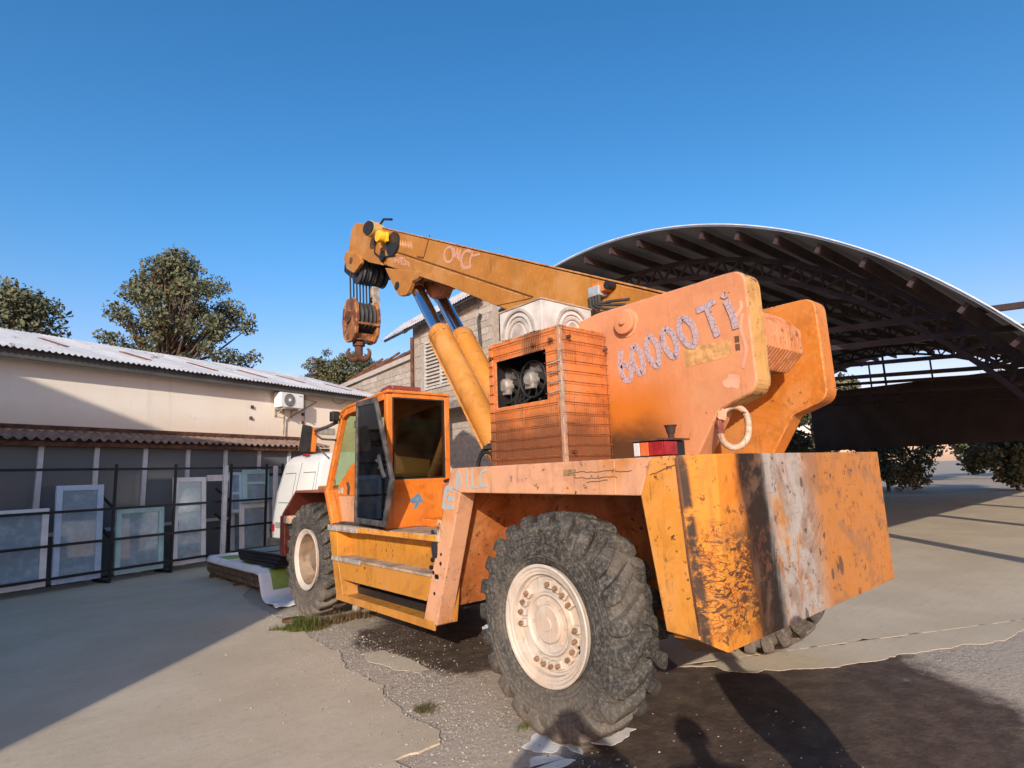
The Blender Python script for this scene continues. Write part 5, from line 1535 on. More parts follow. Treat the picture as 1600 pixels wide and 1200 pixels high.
# inner section and head
head_poly = [(7.50, tp(7.5) - 0.06), (7.95, 5.80), (8.40, 5.985), (8.56, 5.93), (8.70, 5.53), (8.62, 5.40), (8.40, 5.40), (7.95, 5.17), (7.3, 4.90)]
m = MB(); m.prism(head_poly, 'x', BX0 + 0.03, BX1 - 0.03); m.build('boom_nose', M['boom'], boom, bevel=0.014)
m = MB(); m.prism([(7.55, 5.66), (7.95, 5.835), (8.02, 5.82), (7.93, 5.17), (7.86, 5.12), (7.45, 4.95)], 'x', BX0 - 0.006, BX0 + 0.04); m.build('nose_collar', M['boom'], boom, bevel=0.006)
for x in (BX0 - 0.004, BX1 - 0.05):
    m = MB(); m.prism(rounded([(8.686, 5.581), (8.209, 5.358), (8.117, 5.200), (8.392, 5.102), (8.657, 5.259), (8.784, 5.467)], [0, 0, 0.05, 0.1, 0.1, 0.03]), 'x', x, x + 0.055); m.build('head_cheek', M['boom'], boom, bevel=0.006)
hc = (8.489, 5.350)
m = MB(); m.cyl((BX0 - 0.012, *hc), (BX0 - 0.003, *hc), 0.055, n=16); m.build('head_pin', M['rust'], boom)
m = MB(); m.prism(rounded([(9.427, 5.804), (8.877, 5.534), (8.926, 5.335), (9.171, 5.312), (9.478, 5.523)], 0.06), 'x', BX0 + 0.32, BX1 + 0.02); m.build('sheave_guard', M['black'], boom)
for k in range(5):
    m = MB(); m.lathe([(-0.02, 0.06), (-0.028, 0.20), (-0.012, 0.185), (0.012, 0.185), (0.028, 0.20), (0.02, 0.06)], (4.06 + 0.105 * k, 8.44, 5.16), 'x', 28); m.build('sheave', M['darkgrey'], boom, smooth=40)
# lift lugs under the boom
for x in (BX0 - 0.016, BX1 - 0.05):
    m = MB(); m.prism(rounded([(7.323, 4.861), (6.288, 4.489), (6.436, 4.435), (6.569, 4.437), (6.708, 4.283), (6.919, 4.321), (7.044, 4.459)], [0, 0, 0, 0.03, 0.09, 0.09, 0.03]), 'x', x, x + 0.066); m.build('lift_lug', M['boom'], boom, bevel=0.006)
lc = (6.970, 4.486)
m = MB(); m.cyl((BX0 - 0.022, *lc), (BX0 - 0.01, *lc), 0.062, n=16); m.build('lug_hole_disc', M['black'], boom)  # black disc stands in for the dark of the lug's hole
m = MB(); m.prism(rounded([(6.747, 4.556), (6.160, 4.324), (6.287, 4.215), (6.557, 4.240)], 0.05), 'x', 4.22, 4.33); m.build('lift_lug', M['arch'], boom)
# lettering on the boom
m = MB()
def ell_pts(c, a, b, tilt, n=18): return [(c[0] + a * math.cos(2 * math.pi * k / n) * math.cos(tilt) - b * math.sin(2 * math.pi * k / n) * math.sin(tilt), c[1] + a * math.cos(2 * math.pi * k / n) * math.sin(tilt) + b * math.sin(2 * math.pi * k / n) * math.cos(tilt)) for k in range(n + 1)]
BT = BX0 + 0.0008
stroke(m, smooth_pts([(5.613, 4.569), (5.653, 4.625), (5.753, 4.633), (5.798, 4.571), (5.772, 4.486), (5.674, 4.438), (5.603, 4.482)], 5, True), 0.034, BT)
for pq in ([(5.584, 4.593), (5.562, 4.461)], [(5.562, 4.461), (5.503, 4.558)], [(5.503, 4.558), (5.509, 4.419)], [(5.509, 4.419), (5.437, 4.527)], [(5.437, 4.527), (5.483, 4.386)]):
    stroke(m, pq, 0.03, BT)
stroke(m, smooth_pts([(5.231, 4.418), (5.294, 4.463), (5.386, 4.453), (5.430, 4.377), (5.407, 4.289), (5.316, 4.253), (5.252, 4.241)], 5), 0.04, BT)
stroke(m, [(5.193, 4.414), (5.261, 4.324)], 0.03, BT); stroke(m, [(5.221, 4.367), (5.059, 4.338)], 0.026, BT); stroke(m, [(5.261, 4.324), (5.253, 4.225)], 0.026, BT)
m.build('boom_lettering', M['faded'], boom)
m = MB()
LT = BX0 - 0.0115
for pl in ([(7.018, 4.940), (7.056, 4.904), (7.019, 4.854), (6.964, 4.856), (7.019, 4.902)], [(6.909, 4.896), (6.946, 4.859), (6.929, 4.806), (6.874, 4.827), (6.909, 4.896)],
           [(6.873, 4.874), (6.767, 4.831)], [(6.820, 4.848), (6.857, 4.765)], [(6.785, 4.799), (6.804, 4.748), (6.734, 4.736), (6.733, 4.782), (6.785, 4.799)], [(6.700, 4.706), (6.698, 4.762), (6.647, 4.727), (6.648, 4.672)]):
    stroke(m, pl, 0.03, LT)
m.build('capacity_lettering', M['faded'], boom)
m = MB()
for k in range(7):
    a = (622 + 3.4 * k, 374.5 + k * 0.9)
for pl in ([(6.959, 5.172), (6.961, 5.086)], [(6.905, 5.153), (6.888, 5.052)], [(6.833, 5.119), (6.817, 5.018)], [(6.762, 5.085), (6.747, 4.985)], [(6.693, 5.051), (6.660, 4.946)], [(6.624, 5.018), (6.575, 4.908)], [(6.960, 5.124), (6.591, 4.951)]):
    stroke(m, pl, 0.028, BT)
m.build('worn_lettering', plain('worn_boom_lettering', (0.60, 0.30, 0.14), 0.6), boom)
# cable reel and lamps near the tip
p1 = (7.524, 5.500); p2 = (7.226, 5.283); p3 = (7.056, 5.145)
reel = empty_part('tip_lamp', cr, (3.9, *p1))
m = MB(); m.cyl((3.765, p1[0] - 0.03, p1[1]), (3.965, p1[0] + 0.02, p1[1]), 0.118, n=24); m.build('lamp_body', M['lampcream'], reel, smooth=40)
m = MB(); m.cyl((3.745, p1[0] - 0.036, p1[1]), (3.764, p1[0] - 0.03, p1[1]), 0.108, n=24); m.build('lamp_face', M['black'], reel, smooth=40)
m = MB(); m.cyl((3.76, *p2), (3.90, p2[0], p2[1]), 0.085, n=20); m.box(3.86, 3.90, p2[0] - 0.09, p2[0] + 0.09, p2[1] - 0.085, p2[1] + 0.06); m.build('yellow_drum', M['yellow'], reel, bevel=0.006, smooth=40)
m = MB(); m.cyl((3.915, p3[0] + 0.02, p3[1]), (3.95, p3[0] + 0.02, p3[1]), 0.175, n=26); m.cyl((3.925, p3[0] + 0.36, p3[1] - 0.07), (3.95, p3[0] + 0.36, p3[1] - 0.07), 0.075, n=14)
m.tube([(3.93, p1[0] + 0.1, p1[1] - 0.1), (3.93, p1[0] + 0.12, p1[1] - 0.3), (3.93, p1[0] - 0.05, p1[1] - 0.42), (3.93, p3[0] - 0.05, p3[1] - 0.2)], 0.012, 6)
m.tube([(3.94, p1[0] - 0.05, p1[1] + 0.1), (3.96, p1[0] - 0.12, p1[1] + 0.16), (4.0, p1[0] - 0.3, p1[1] + 0.10)], 0.018, 6); m.build('cable_reel', M['black'], reel, smooth=50)
# valve block with hoses on the side of the boom
vb = empty_part('valve_block', cr, (3.9, 3.3, 3.3))
a = (3.274, 3.383)
m = MB(); m.box(3.84, 3.95, a[0] - 0.055, a[0] + 0.075, a[1] - 0.05, a[1] + 0.045); m.build('valve_body', M['greycan'], vb, bevel=0.008)
m = MB(); m.box(3.86, 3.95, a[0] - 0.12, a[0] - 0.056, a[1] - 0.02, a[1] + 0.05); m.box(3.87, 3.93, a[0] - 0.03, a[0] + 0.05, a[1] + 0.046, a[1] + 0.085); m.build('valve_fitting', M['cab'], vb, bevel=0.006)
m = MB(); m.cyl((3.85, a[0] - 0.14, a[1] + 0.02), (3.94, a[0] - 0.14, a[1] + 0.02), 0.036, n=12); m.build('solenoid', M['black'], vb)
m = MB()
for k in range(4):
    m.tube([(3.86, a[0] + 0.06 - 0.032 * k, a[1] - 0.05), (3.85, a[0] + 0.055 - 0.035 * k, a[1] - 0.13), (3.86, a[0] - 0.02 - 0.05 * k, a[1] - 0.20 + 0.02 * k), (3.88, a[0] - 0.20 - 0.05 * k, a[1] - 0.27 + 0.035 * k)], 0.014, 7)
m.build('hose', M['darkgrey'], vb, smooth=50)

# --- lift cylinders
for x in (4.10, 4.455):
    lcn = empty_part('lift_cylinder', cr, (x, 5.0, 2.0))
    A, B = Vector((x, 4.72, 1.66)), Vector((x, 6.78, 4.50))
    d = (B - A).normalized()
    k0 = A + d * ((6.17 - 4.72) / d.y)
    m = MB(); m.cyl(A, k0, 0.150, n=32); m.cyl(k0, k0 + d * 0.05, 0.150, 0.12, n=32); m.cyl(k0 - d * 0.10, k0 - d * 0.02, 0.156, n=32); m.build('barrel', M['cyl'], lcn, smooth=35)
    m = MB(); m.cyl(k0 + d * 0.05, B - d * 0.10, 0.092, n=24); m.build('rod', M['chrome'], lcn, smooth=40)
    m = MB(); m.cyl(B - d * 0.14, B - d * 0.02, 0.105, n=20); m.cyl((x - 0.09, B.y, B.z), (x + 0.09, B.y, B.z), 0.12, n=20); m.build('rod_eye', M['beam'], lcn, smooth=40)
    up = Vector((1, 0, 0)).cross(d).normalized()
    m = MB(); m.tube([A + up * -0.11 + d * 0.5 + Vector((-0.12, 0, 0)), k0 + up * -0.11 - d * 0.06 + Vector((-0.12, 0, 0))], 0.014, 6); m.tube([A + d * 0.4 + up * 0.06 + Vector((0.150, 0, 0)), k0 - d * 0.05 + up * 0.06 + Vector((0.150, 0, 0))], 0.018, 6); m.build('oil_line', M['cyl'], lcn)
m = MB(); m.cyl((3.98, 6.78, 4.50), (4.60, 6.78, 4.50), 0.06, n=16); m.build('lift_pin', M['darkgrey'], cr)
# hoses behind the housing
m = MB()
for k in range(3):
    r_ = 0.16 + 0.035 * k
    m.tube([(3.25 + 0.03 * k, 4.16 + r_ * math.cos(t) * 0.9, 1.83 + r_ * math.sin(t)) for t in [math.pi * q / 12 for q in range(13)]], 0.017, 7)
m.build('hose_loop', M['rubber'], cr, smooth=60)
m = MB(); m.tube([(3.30, 4.14, 1.85), (3.30, 4.14, 2.10)], 0.014, 6); m.box(3.24, 3.36, 4.06, 4.2, 2.02, 2.05); m.build('hose_bracket', M['darkgrey'], cr)

# --- graffiti
def spray(name, lines, w, plane, mat_, parent=cr, axis='x'):
    m = MB()
    for l in lines: stroke(m, smooth_pts(l, 4) if len(l) > 2 else l, w, plane, 0.0012, axis)
    return m.build(name, mat_, parent)
GX = XL - 0.0006
spray('spray_letter', [[(4.269, 1.664), (4.368, 1.681), (4.426, 1.501)], [(4.351, 1.591), (4.272, 1.592)], [(4.426, 1.512), (4.284, 1.520)]], 0.045, GX, M['spray'])
spray('spray_letter', [[(4.204, 1.818), (4.219, 1.675)], [(4.204, 1.818), (4.157, 1.778), (4.170, 1.707), (4.220, 1.669)]], 0.032, GX, M['spray'])
spray('spray_letter', [[(4.051, 1.836), (4.057, 1.684)]], 0.022, GX, M['spray'])
spray('spray_letter', [[(3.977, 1.844), (3.993, 1.689)], [(3.993, 1.689), (3.912, 1.688)]], 0.022, GX, M['spray'])
spray('spray_letter', [[(3.783, 1.827), (3.845, 1.808), (3.874, 1.746), (3.850, 1.698), (3.781, 1.698)]], 0.026, GX, M['spray'])
spray('spray_digit', [[(3.347, 1.610), (3.250, 1.534)], [(3.250, 1.534), (3.402, 1.539)], [(3.371, 1.589), (3.297, 1.457)]], 0.034, CY0 - 0.0006, M['spray2'], cab, 'y')
spray('stencil_letter', [[(3.454, 1.768), (3.485, 1.764), (3.463, 1.748), (3.487, 1.729), (3.456, 1.729), (3.478, 1.749), (3.454, 1.768)],
                         [(3.408, 1.772), (3.411, 1.728)], [(3.410, 1.747), (3.380, 1.747), (3.381, 1.727), (3.411, 1.728)], [(3.328, 1.746), (3.357, 1.741), (3.351, 1.727), (3.329, 1.731)], [(3.327, 1.750), (3.329, 1.726)], [(3.307, 1.726), (3.305, 1.750)], [(3.306, 1.745), (3.284, 1.750)]], 0.008, GX, M['fadegrey'])

# ================================================================== HOOK BLOCK (hangs from the boom head)
HY = 8.50
hp = (3.949, 4.346); hq = (4.321, 4.346)
hb = thing('hook_block', 'rusty orange hook block with double hook hanging from the boom tip', 'hook block', ((hp[0] + hq[0]) / 2, HY, hp[1]))
xa, xb_, zc = hp[0], hq[0], hp[1] + 0.0
def side_plate(x):
    m = MB()
    o = [(-0.10, 0.36), (0.12, 0.36), (0.24, 0.22), (0.27, 0.0), (0.22, -0.25), (0.10, -0.36), (-0.10, -0.36), (-0.22, -0.25), (-0.27, 0.0), (-0.24, 0.22)]
    m.prism(rounded([(HY + a, zc + b) for a, b in o], 0.08, 3), 'x', x - 0.03, x + 0.03)
    return m
side_plate(xa).build('side_plate', M['hookpaint'], hb, bevel=0.012)
side_plate(xb_).build('side_plate', M['hookpaint'], hb, bevel=0.012)
m = MB(); m.cyl((xa - 0.06, HY, zc + 0.04), (xa - 0.031, HY, zc + 0.04), 0.10, n=16); m.cyl((xa - 0.045, HY + 0.02, zc - 0.27), (xa - 0.031, HY + 0.02, zc - 0.27), 0.05, n=12); m.build('pin_cap', M['rust'], hb, bevel=0.01)
ns = 4
for k in range(ns):
    x = xa + (xb_ - xa) * (k + 1) / (ns + 1.2)
    m = MB(); m.lathe([(-0.018, 0.06), (-0.03, 0.26), (-0.012, 0.235), (0.012, 0.235), (0.03, 0.26), (0.018, 0.06)], (x, HY, zc + 0.05), 'x', 28); m.build('sheave', M['darkgrey'], hb, smooth=40)
m = MB(); m.cyl((xa, HY, zc + 0.05), (xb_, HY, zc + 0.05), 0.06, n=12); m.box(xa, xb_, HY - 0.28, HY - 0.25, zc - 0.12, zc - 0.08); m.box(xa + 0.03, xb_ - 0.03, HY - 0.12, HY + 0.12, zc - 0.34, zc - 0.22); m.build('crosshead', M['hookpaint'], hb, bevel=0.01)
xm = xa * 0.62 + xb_ * 0.38
m = MB(); m.cyl((xm, HY, zc - 0.58), (xm, HY, zc - 0.30), 0.065, n=14); m.cyl((xm, HY, zc - 0.42), (xm, HY, zc - 0.36), 0.10, n=6)
for sg in (-1, 1):
    pts, rad = [], []
    for k in range(11):
        a = -math.pi / 2 + sg * (k / 10) * R(175) - sg * R(40)
    # each horn: down from the shank, out and curling up
    ctrl = [(0, -0.52), (sg * 0.02, -0.62), (sg * 0.09, -0.70), (sg * 0.19, -0.69), (sg * 0.26, -0.60), (sg * 0.27, -0.49), (sg * 0.22, -0.42)]
    sp_ = smooth_pts(ctrl, 3)
    m.tube([(xm + p.x * 0.54, HY - p.x * 0.30, zc - 0.52 + (p.y + 0.52) * 0.64) for p in sp_], [0.055 - 0.040 * (i / (len(sp_) - 1)) ** 2 for i in range(len(sp_))], 10)
m.build('ramshorn_hook', M['rust'], hb, smooth=60)
# ropes belong to the crane
for k in range(7):
    x = xa - 0.03 + (xb_ - xa) * (0.02 + 0.98 * k / 6.5)
    m = MB(); m.tube([(x + 0.01, HY - 0.03, zc + 0.2), (x, HY - 0.02, 5.12)], 0.0135, 6); m.build('hoist_rope', M['rope'], cr)
m = MB(); xe = xb_ + 0.03
m.tube([(xe, HY - 0.1, zc + 0.36), (xe, HY - 0.06, 4.7), (xe, HY - 0.04, 4.95)], 0.016, 6); m.tube([(xe - 0.07, HY - 0.1, zc + 0.36), (xe - 0.05, HY - 0.06, 4.75)], 0.013, 6)
m.box(xe - 0.07, xe + 0.05, HY - 0.1, HY, 4.66, 4.95); m.box(xe - 0.05, xe + 0.03, HY - 0.09, HY - 0.01, 4.46, 4.60); m.box(xe - 0.07, xe + 0.05, HY - 0.14, HY - 0.02, zc + 0.26, zc + 0.42)
m.build('rope_anchor', M['galv'], cr, bevel=0.006)

# ================================================================== white block with nested arches on the radiator housing
bx0 = 3.22
by0 = (3.323, 3.212)[0]; bzt = (3.323, 3.212)[1]; by1 = (3.869, 3.236)[0]
bx1 = bx0 + 0.62
wb_ = thing('arched_block', 'white square moulded block with nested arches lying on the radiator housing', 'block', (bx0 + 0.3, (by0 + by1) / 2, hz1 + 0.013))
m = MB(); m.box(bx0, bx1, by0, by1, hz1 + 0.02, bzt); m.build('block_body', M['whitebox'], wb_, bevel=0.006)
m = MB(); m.box(bx0 - 0.008, bx1 + 0.01, by0 - 0.008, by1 + 0.008, bzt, bzt + 0.016); m.build('block_lid', plain('stained_edge', (0.40, 0.30, 0.22), 0.85, 0, 0.2, 0.4, 8), wb_, bevel=0.004)
M['recess'] = plain('grey_recess', (0.42, 0.38, 0.34), 0.85, 0, 0.2, 0.3, 9)
def arch_face(ax, plane, c, zb, rads, name):
    """nested arch bands, each stepped deeper"""
    for i, r in enumerate(rads):
        m = MB()
        q0, q1 = r, r - 0.020
        pts_o = [(c + q0 * math.cos(t), zb + q0 * math.sin(t) * 1.12) for t in [math.pi * k / 20 for k in range(21)]]
        pts_i = [(c + q1 * math.cos(t), zb + q1 * math.sin(t) * 1.12) for t in [math.pi * k / 20 for k in range(21)]]
        for k in range(20):
            poly = [pts_o[k], pts_o[k + 1], pts_i[k + 1], pts_i[k]]
            m.prism(poly, ax, plane - 0.020 + 0.003 * i, plane + 0.002)
        m.build(name, M['whitebox' if i % 2 else 'recess'], wb_)
zb_ = hz1 + 0.06
cy_ = (by0 + by1) / 2 + 0.02
cx_ = bx0 + 0.36
arch_face('x', bx0, cy_, zb_, (0.215, 0.175, 0.135, 0.10), 'arch_band')
arch_face('y', by0, cx_, zb_, (0.215, 0.175, 0.135, 0.10), 'arch_band')
m = MB(); m.prism(ell_pts((cy_, zb_), 0.075, 0.11, 0, 20)[:-1], 'x', bx0 - 0.012, bx0 + 0.002); m.build('arch_centre', M['recess'], wb_)
m = MB(); m.prism(ell_pts((cx_, zb_), 0.075, 0.11, 0, 20)[:-1], 'y', by0 - 0.012, by0 + 0.002); m.build('arch_centre', M['recess'], wb_)
m = MB(); m.box(bx0 - 0.003, bx0 + 0.002, by0 + 0.02, by0 + 0.14, hz1 + 0.02, hz1 + 0.06); m.box(bx0 - 0.003, bx0 + 0.002, by1 - 0.12, by1 - 0.02, hz1 + 0.02, hz1 + 0.05); m.build('dark_gap', M['black'], wb_)

# ================================================================== VAN
va = Vector((4.76, 12.0, 0)); vd = Vector((0.995, 0.10, 0)).normalized(); vl = Vector((-vd.y, vd.x, 0))
def vxf(a, b, z):
    if a > 0.7: a = 0.7 + (a - 0.7) * 0.82
    p = va + vd * a + vl * b
    return (p.x, p.y, z)
van = thing('white_van', 'white panel van parked between the crane cab and the cream workshop', 'van', tuple(va))
m = MB(vxf)
sec = [(0.02, 0.42), (0.02, 0.95), (0.09, 1.55), (0.24, 2.22), (0.40, 2.38), (0.62, 2.43), (4.1, 2.43), (4.35, 2.36), (4.95, 1.48), (5.45, 1.20), (5.55, 0.90), (5.55, 0.42)]
def half(z): return 0.0 if z < 1.2 else 0.14 * ((z - 1.2) / 1.2) ** 1.6
vsl = [(a, 0.0 + half(z), z) for a, z in sec] + [(a, 1.95 - half(z), z) for a, z in sec]
n = len(sec)
m.add(vsl, [tuple(range(n)), tuple(range(n, 2 * n))[::-1]] + [(i, n + i, n + (i + 1) % n, (i + 1) % n) for i in range(n)])
m.build('body', M['vanwhite'], van, bevel=0.05, seg=3, smooth=40)
seam = plain('panel_gap', (0.10, 0.10, 0.095), 0.6)
def rear_x(z):
    for (a, z0), (b, z1) in zip(sec, sec[1:]):
        if z0 <= z <= z1 and z1 > z0: return a + (b - a) * (z - z0) / (z1 - z0)
    return 0.3
def rear_line(bq, z0, z1, r=0.006):
    return [(rear_x(z0 + (z1 - z0) * k / 12) - 0.002, bq if not callable(bq) else bq(z0 + (z1 - z0) * k / 12), z0 + (z1 - z0) * k / 12) for k in range(13)]
m = MB(vxf)
m.tube(rear_line(0.975, 0.5, 2.22), 0.008, 5)
m.tube(rear_line(lambda z: 0.09 + half(z), 0.6, 2.2), 0.006, 5); m.tube(rear_line(lambda z: 1.86 - half(z), 0.6, 2.2), 0.006, 5)
for (b0, b1) in ((0.20, 0.86), (1.09, 1.74)):
    for (z0, z1) in ((1.35, 2.0),):
        pts = [(rear_x(z0) - 0.002, b0, z0), (rear_x(z0) - 0.002, b1, z0)]; m.tube(pts, 0.008, 5)
        m.tube([(rear_x(z1) - 0.002, b0 + 0.06, z1), (rear_x(z1) - 0.002, b1 - 0.06, z1)], 0.008, 5)
        m.tube([(rear_x(z) - 0.002, b0 + 0.06 * (z - z0) / (z1 - z0), z) for z in (z0, 1.55, z1)], 0.007, 5)
for a in (0.52, 1.9, 3.0):
    m.tube([(a, half(z) - 0.001 + 0.002, z) for z in (0.5, 1.0, 1.2, 1.5, 1.8, 2.1, 2.3)], 0.006, 5)
m.tube([(0.6, half(1.6) - 0.001, 1.6), (1.85, half(1.6) - 0.001, 1.6)], 0.008, 5)
m.build('panel_seams', seam, van)
m = MB(vxf); m.box(-0.10, 0.10, 0.02, 1.93, 0.34, 0.58); m.build('bumper', M['darkgrey'], van, bevel=0.03)
m = MB(vxf); m.box(0.30, 0.36, 0.86, 1.09, 2.37, 2.425); m.build('brake_light', M['red_lens'], van, bevel=0.01)
for b in (0.012, 1.815):
    m = MB(vxf); m.prism([(-0.012, 0.72), (0.05, 1.02), (0.10, 1.02), (0.06, 0.72)], 'y', b, b + 0.13); m.build('tail_light', M['red_lens'], van, bevel=0.01)
m = MB(vxf); m.box(-0.004, 0.02, 1.30, 1.74, 0.80, 0.92); m.build('number_plate', plain('grey_plate', (0.30, 0.30, 0.29), 0.5), van)
m = MB(vxf); m.box(-0.02, 0.03, 1.08, 1.14, 1.0, 1.18); m.build('door_handle', M['black'], van, bevel=0.01)
for (a, b) in ((1.0, 0.0), (4.6, 0.0), (1.0, 1.72), (4.6, 1.72)):
    w = empty_part('wheel', van, vxf(a, b, 0.34))
    m = MB(vxf); m.cyl((a, b - 0.01, 0.34), (a, b + 0.22, 0.34), 0.36, n=24); m.build('tyre', M['rubber'], w, bevel=0.03, smooth=40)
    m = MB(vxf); m.cyl((a, b - 0.02 if b < 1 else b + 0.21, 0.34), (a, b if b < 1 else b + 0.23, 0.34), 0.2, n=18); m.build('rim', M['steel'], w, smooth=40)
m = MB(vxf); m.add([(4.42, 0.13, 2.28), (4.94, 0.04, 1.52), (4.94, 1.91, 1.52), (4.42, 1.82, 2.28), (4.44, 0.13, 2.30), (4.97, 0.04, 1.52), (4.97, 1.91, 1.52), (4.44, 1.82, 2.30)], [(0, 1, 2, 3), (7, 6, 5, 4), (0, 4, 5, 1), (1, 5, 6, 2), (2, 6, 7, 3), (3, 7, 4, 0)]); m.build('windscreen', M['pane'], van)
m = MB(vxf); m.prism([(3.3, 1.5), (4.55, 1.5), (4.2, 2.1), (3.3, 2.1)], 'y', 0.02, 0.10); m.build('side_window', M['pane'], van)

# ================================================================== RACK OF WINDOWS AGAINST THE WORKSHOP
rk = thing('window_rack', 'dark steel rack holding second-hand windows in front of the workshop', 'rack', wxf(-2.2, 1.5, 0))
RD = 1.5
zs_ = [(-2.177, 2.191)[1], (-2.150, 1.420)[1], (-2.127, 0.826)[1]]
sL, sR = (-2.645, 1.760)[0], (-1.397, 1.715)[0]
for z in zs_ + [0.25]:
    m = MB(wxf); m.box(-7.5, sR + 0.25, RD - 0.02, RD + 0.02, z - 0.024, z + 0.024); m.build('rail', M['black'], rk)
for s_ in (-7.4, -5.2, -4.0, sL - 0.02, (-1.685, 1.725)[0], sR + 0.2):
    m = MB(wxf); m.box(s_ - 0.022, s_ + 0.022, RD - 0.019, RD + 0.019, 0, zs_[0] + 0.1); m.box(s_ - 0.03, s_ + 0.03, RD - 0.55, RD, 0, 0.06); m.build('upright', M['black'], rk)
for z in zs_[1:]:
    for s_ in (-5.2, sL - 0.02, sR + 0.2):
        m = MB(wxf); m.bar((s_, RD - 0.55, z + 0.3), (s_, RD, z), 0.04, 0.04); m.build('brace', M['black'], rk)
def wframe(name, label, cat, s0, s1, z0, z1, d, mat_, bar=0.09, mull=None, tran=None, group=None, pane='winglass', tilt=0.06):
    o = thing(name, label, cat, wxf((s0 + s1) / 2, d, z0), group)
    xf = lambda s, dd, z: wxf(s, d + dd - tilt * (z - z0), z)
    m = MB(xf)
    m.box(s0, s0 + bar, 0, 0.06, z0, z1); m.box(s1 - bar, s1, 0, 0.06, z0, z1); m.box(s0 + bar, s1 - bar, 0.001, 0.059, z0, z0 + bar); m.box(s0 + bar, s1 - bar, 0.001, 0.059, z1 - bar, z1)
    m.build('frame', mat_, o, bevel=0.006)
    m = MB(xf); m.box(s0 + bar - 0.01, s1 - bar + 0.01, 0.02, 0.03, z0 + bar - 0.01, z1 - bar + 0.01); m.build('glass_pane', M[pane], o)
    if tran:
        for t in tran:
            m = MB(xf); m.box(s0 + bar, s1 - bar, 0.005, 0.055, t - 0.03, t + 0.03); m.build('glazing_bar', mat_, o)
    if mull:
        m = MB(xf); m.box(mull - 0.03, mull + 0.03, 0.004, 0.054, z0 + bar, z1 - bar); m.build('glazing_bar', mat_, o)
    return o
def W_(px0, py0, px1, py1, d):
    return None
A1 = (-2.238, 2.152); A2 = (-1.492, 1.338)
wframe('window_frame', 'teal framed window in the upper part of the rack', 'window', A1[0], A2[0], A2[1], A1[1], 1.34, M['teal'], 0.11, tran=[A1[1] - 0.33])
A1 = (-2.547, 2.094); A2 = (-2.198, 1.135)
wframe('window_frame', 'narrow pale blue framed window left of the teal window', 'window', A1[0], A2[0] - 0.02, A2[1], A1[1], 1.28, M['blueframe'], 0.07, tran=[A1[1] - 0.5])
A1 = (-2.287, 1.323); A2 = (-1.462, 0.012)
wframe('window_frame', 'white framed window standing low in the rack under the teal one', 'window', A1[0], A2[0], 0.10, A1[1], 1.36, M['white'], 0.11)
A1 = (-2.020, 1.122); A2 = (-1.373, -0.005)
wframe('window_frame', 'grey-green framed window showing behind the low white window', 'window', A1[0] - 0.02, A2[0] + 0.05, 0.12, A1[1] + 0.1, 1.22, M['teal'], 0.09, tran=[0.9])
wframe('window_frame', 'dark blue tinted window at the right end of the rack by the van', 'window', sR - 0.12, sR + 0.42, 0.6, 2.05, 1.30, M['black'], 0.06)
A1 = (-2.295, 1.881); A2 = (-1.652, 0.061)
wframe('window_frame', 'white narrow window behind the pale blue one at the left of the rack', 'window', A1[0], A2[0], 0.12, A1[1], 1.05, M['white'], 0.08, tran=[1.1])
A1 = (-1.418, 2.052); A2 = (-0.980, -0.030)
wframe('window_frame', 'pale blue tall window just behind the white profile by the van', 'window', A1[0], A2[0], 0.12, A1[1], 1.08, M['blueframe'], 0.07, tran=[0.9, 1.5])
for k, (s0, s1, z0, z1, mt, lb) in enumerate(((-7.3, -6.2, 0.12, 1.5, 'white', 'wide white window at the far left end of the rack'), (-6.1, -5.3, 0.12, 1.9, 'blueframe', 'tall pale blue window at the left part of the rack'), (-5.05, -4.1, 0.12, 1.4, 'teal', 'square teal window left of the white posts in the rack'), (-3.9, -3.15, 0.12, 2.0, 'white', 'tall white window second from the rack middle'))):
    wframe('window_frame', lb, 'window', s0, s1, z0, z1, 1.34, M[mt], 0.1)
for lb, (px0, pyt) in (('white upright profile leaning at the left end of the visible rack', (353, 727)), ('white upright profile leaning between the teal window and the van', (429, 727))):
    pass
WPA = (-2.928, 2.250); WPB = (-1.543, 2.227)
for lb, a in (('white upright plastic profile leaning on the rack left of the windows', WPA), ('white upright plastic profile leaning on the rack next to the van', WPB)):
    m = MB(wxf); m.box(a[0] - 0.05, a[0] + 0.05, 1.63, 1.69, 0.0, a[1]); tag(m.build('white_profile', M['lightmetal'], None, bevel=0.005), lb, 'profile', 'white profiles leaning on the rack')
WPC = (-3.089, 2.122); WPD = (-2.439, 2.022)
m = MB(wxf); m.box(WPC[0], WPD[0], 1.20, 1.25, WPD[1] - 0.12, WPD[1] + 0.02); tag(m.build('white_board', M['white'], None), 'white horizontal board lying behind the pale blue window', 'board')

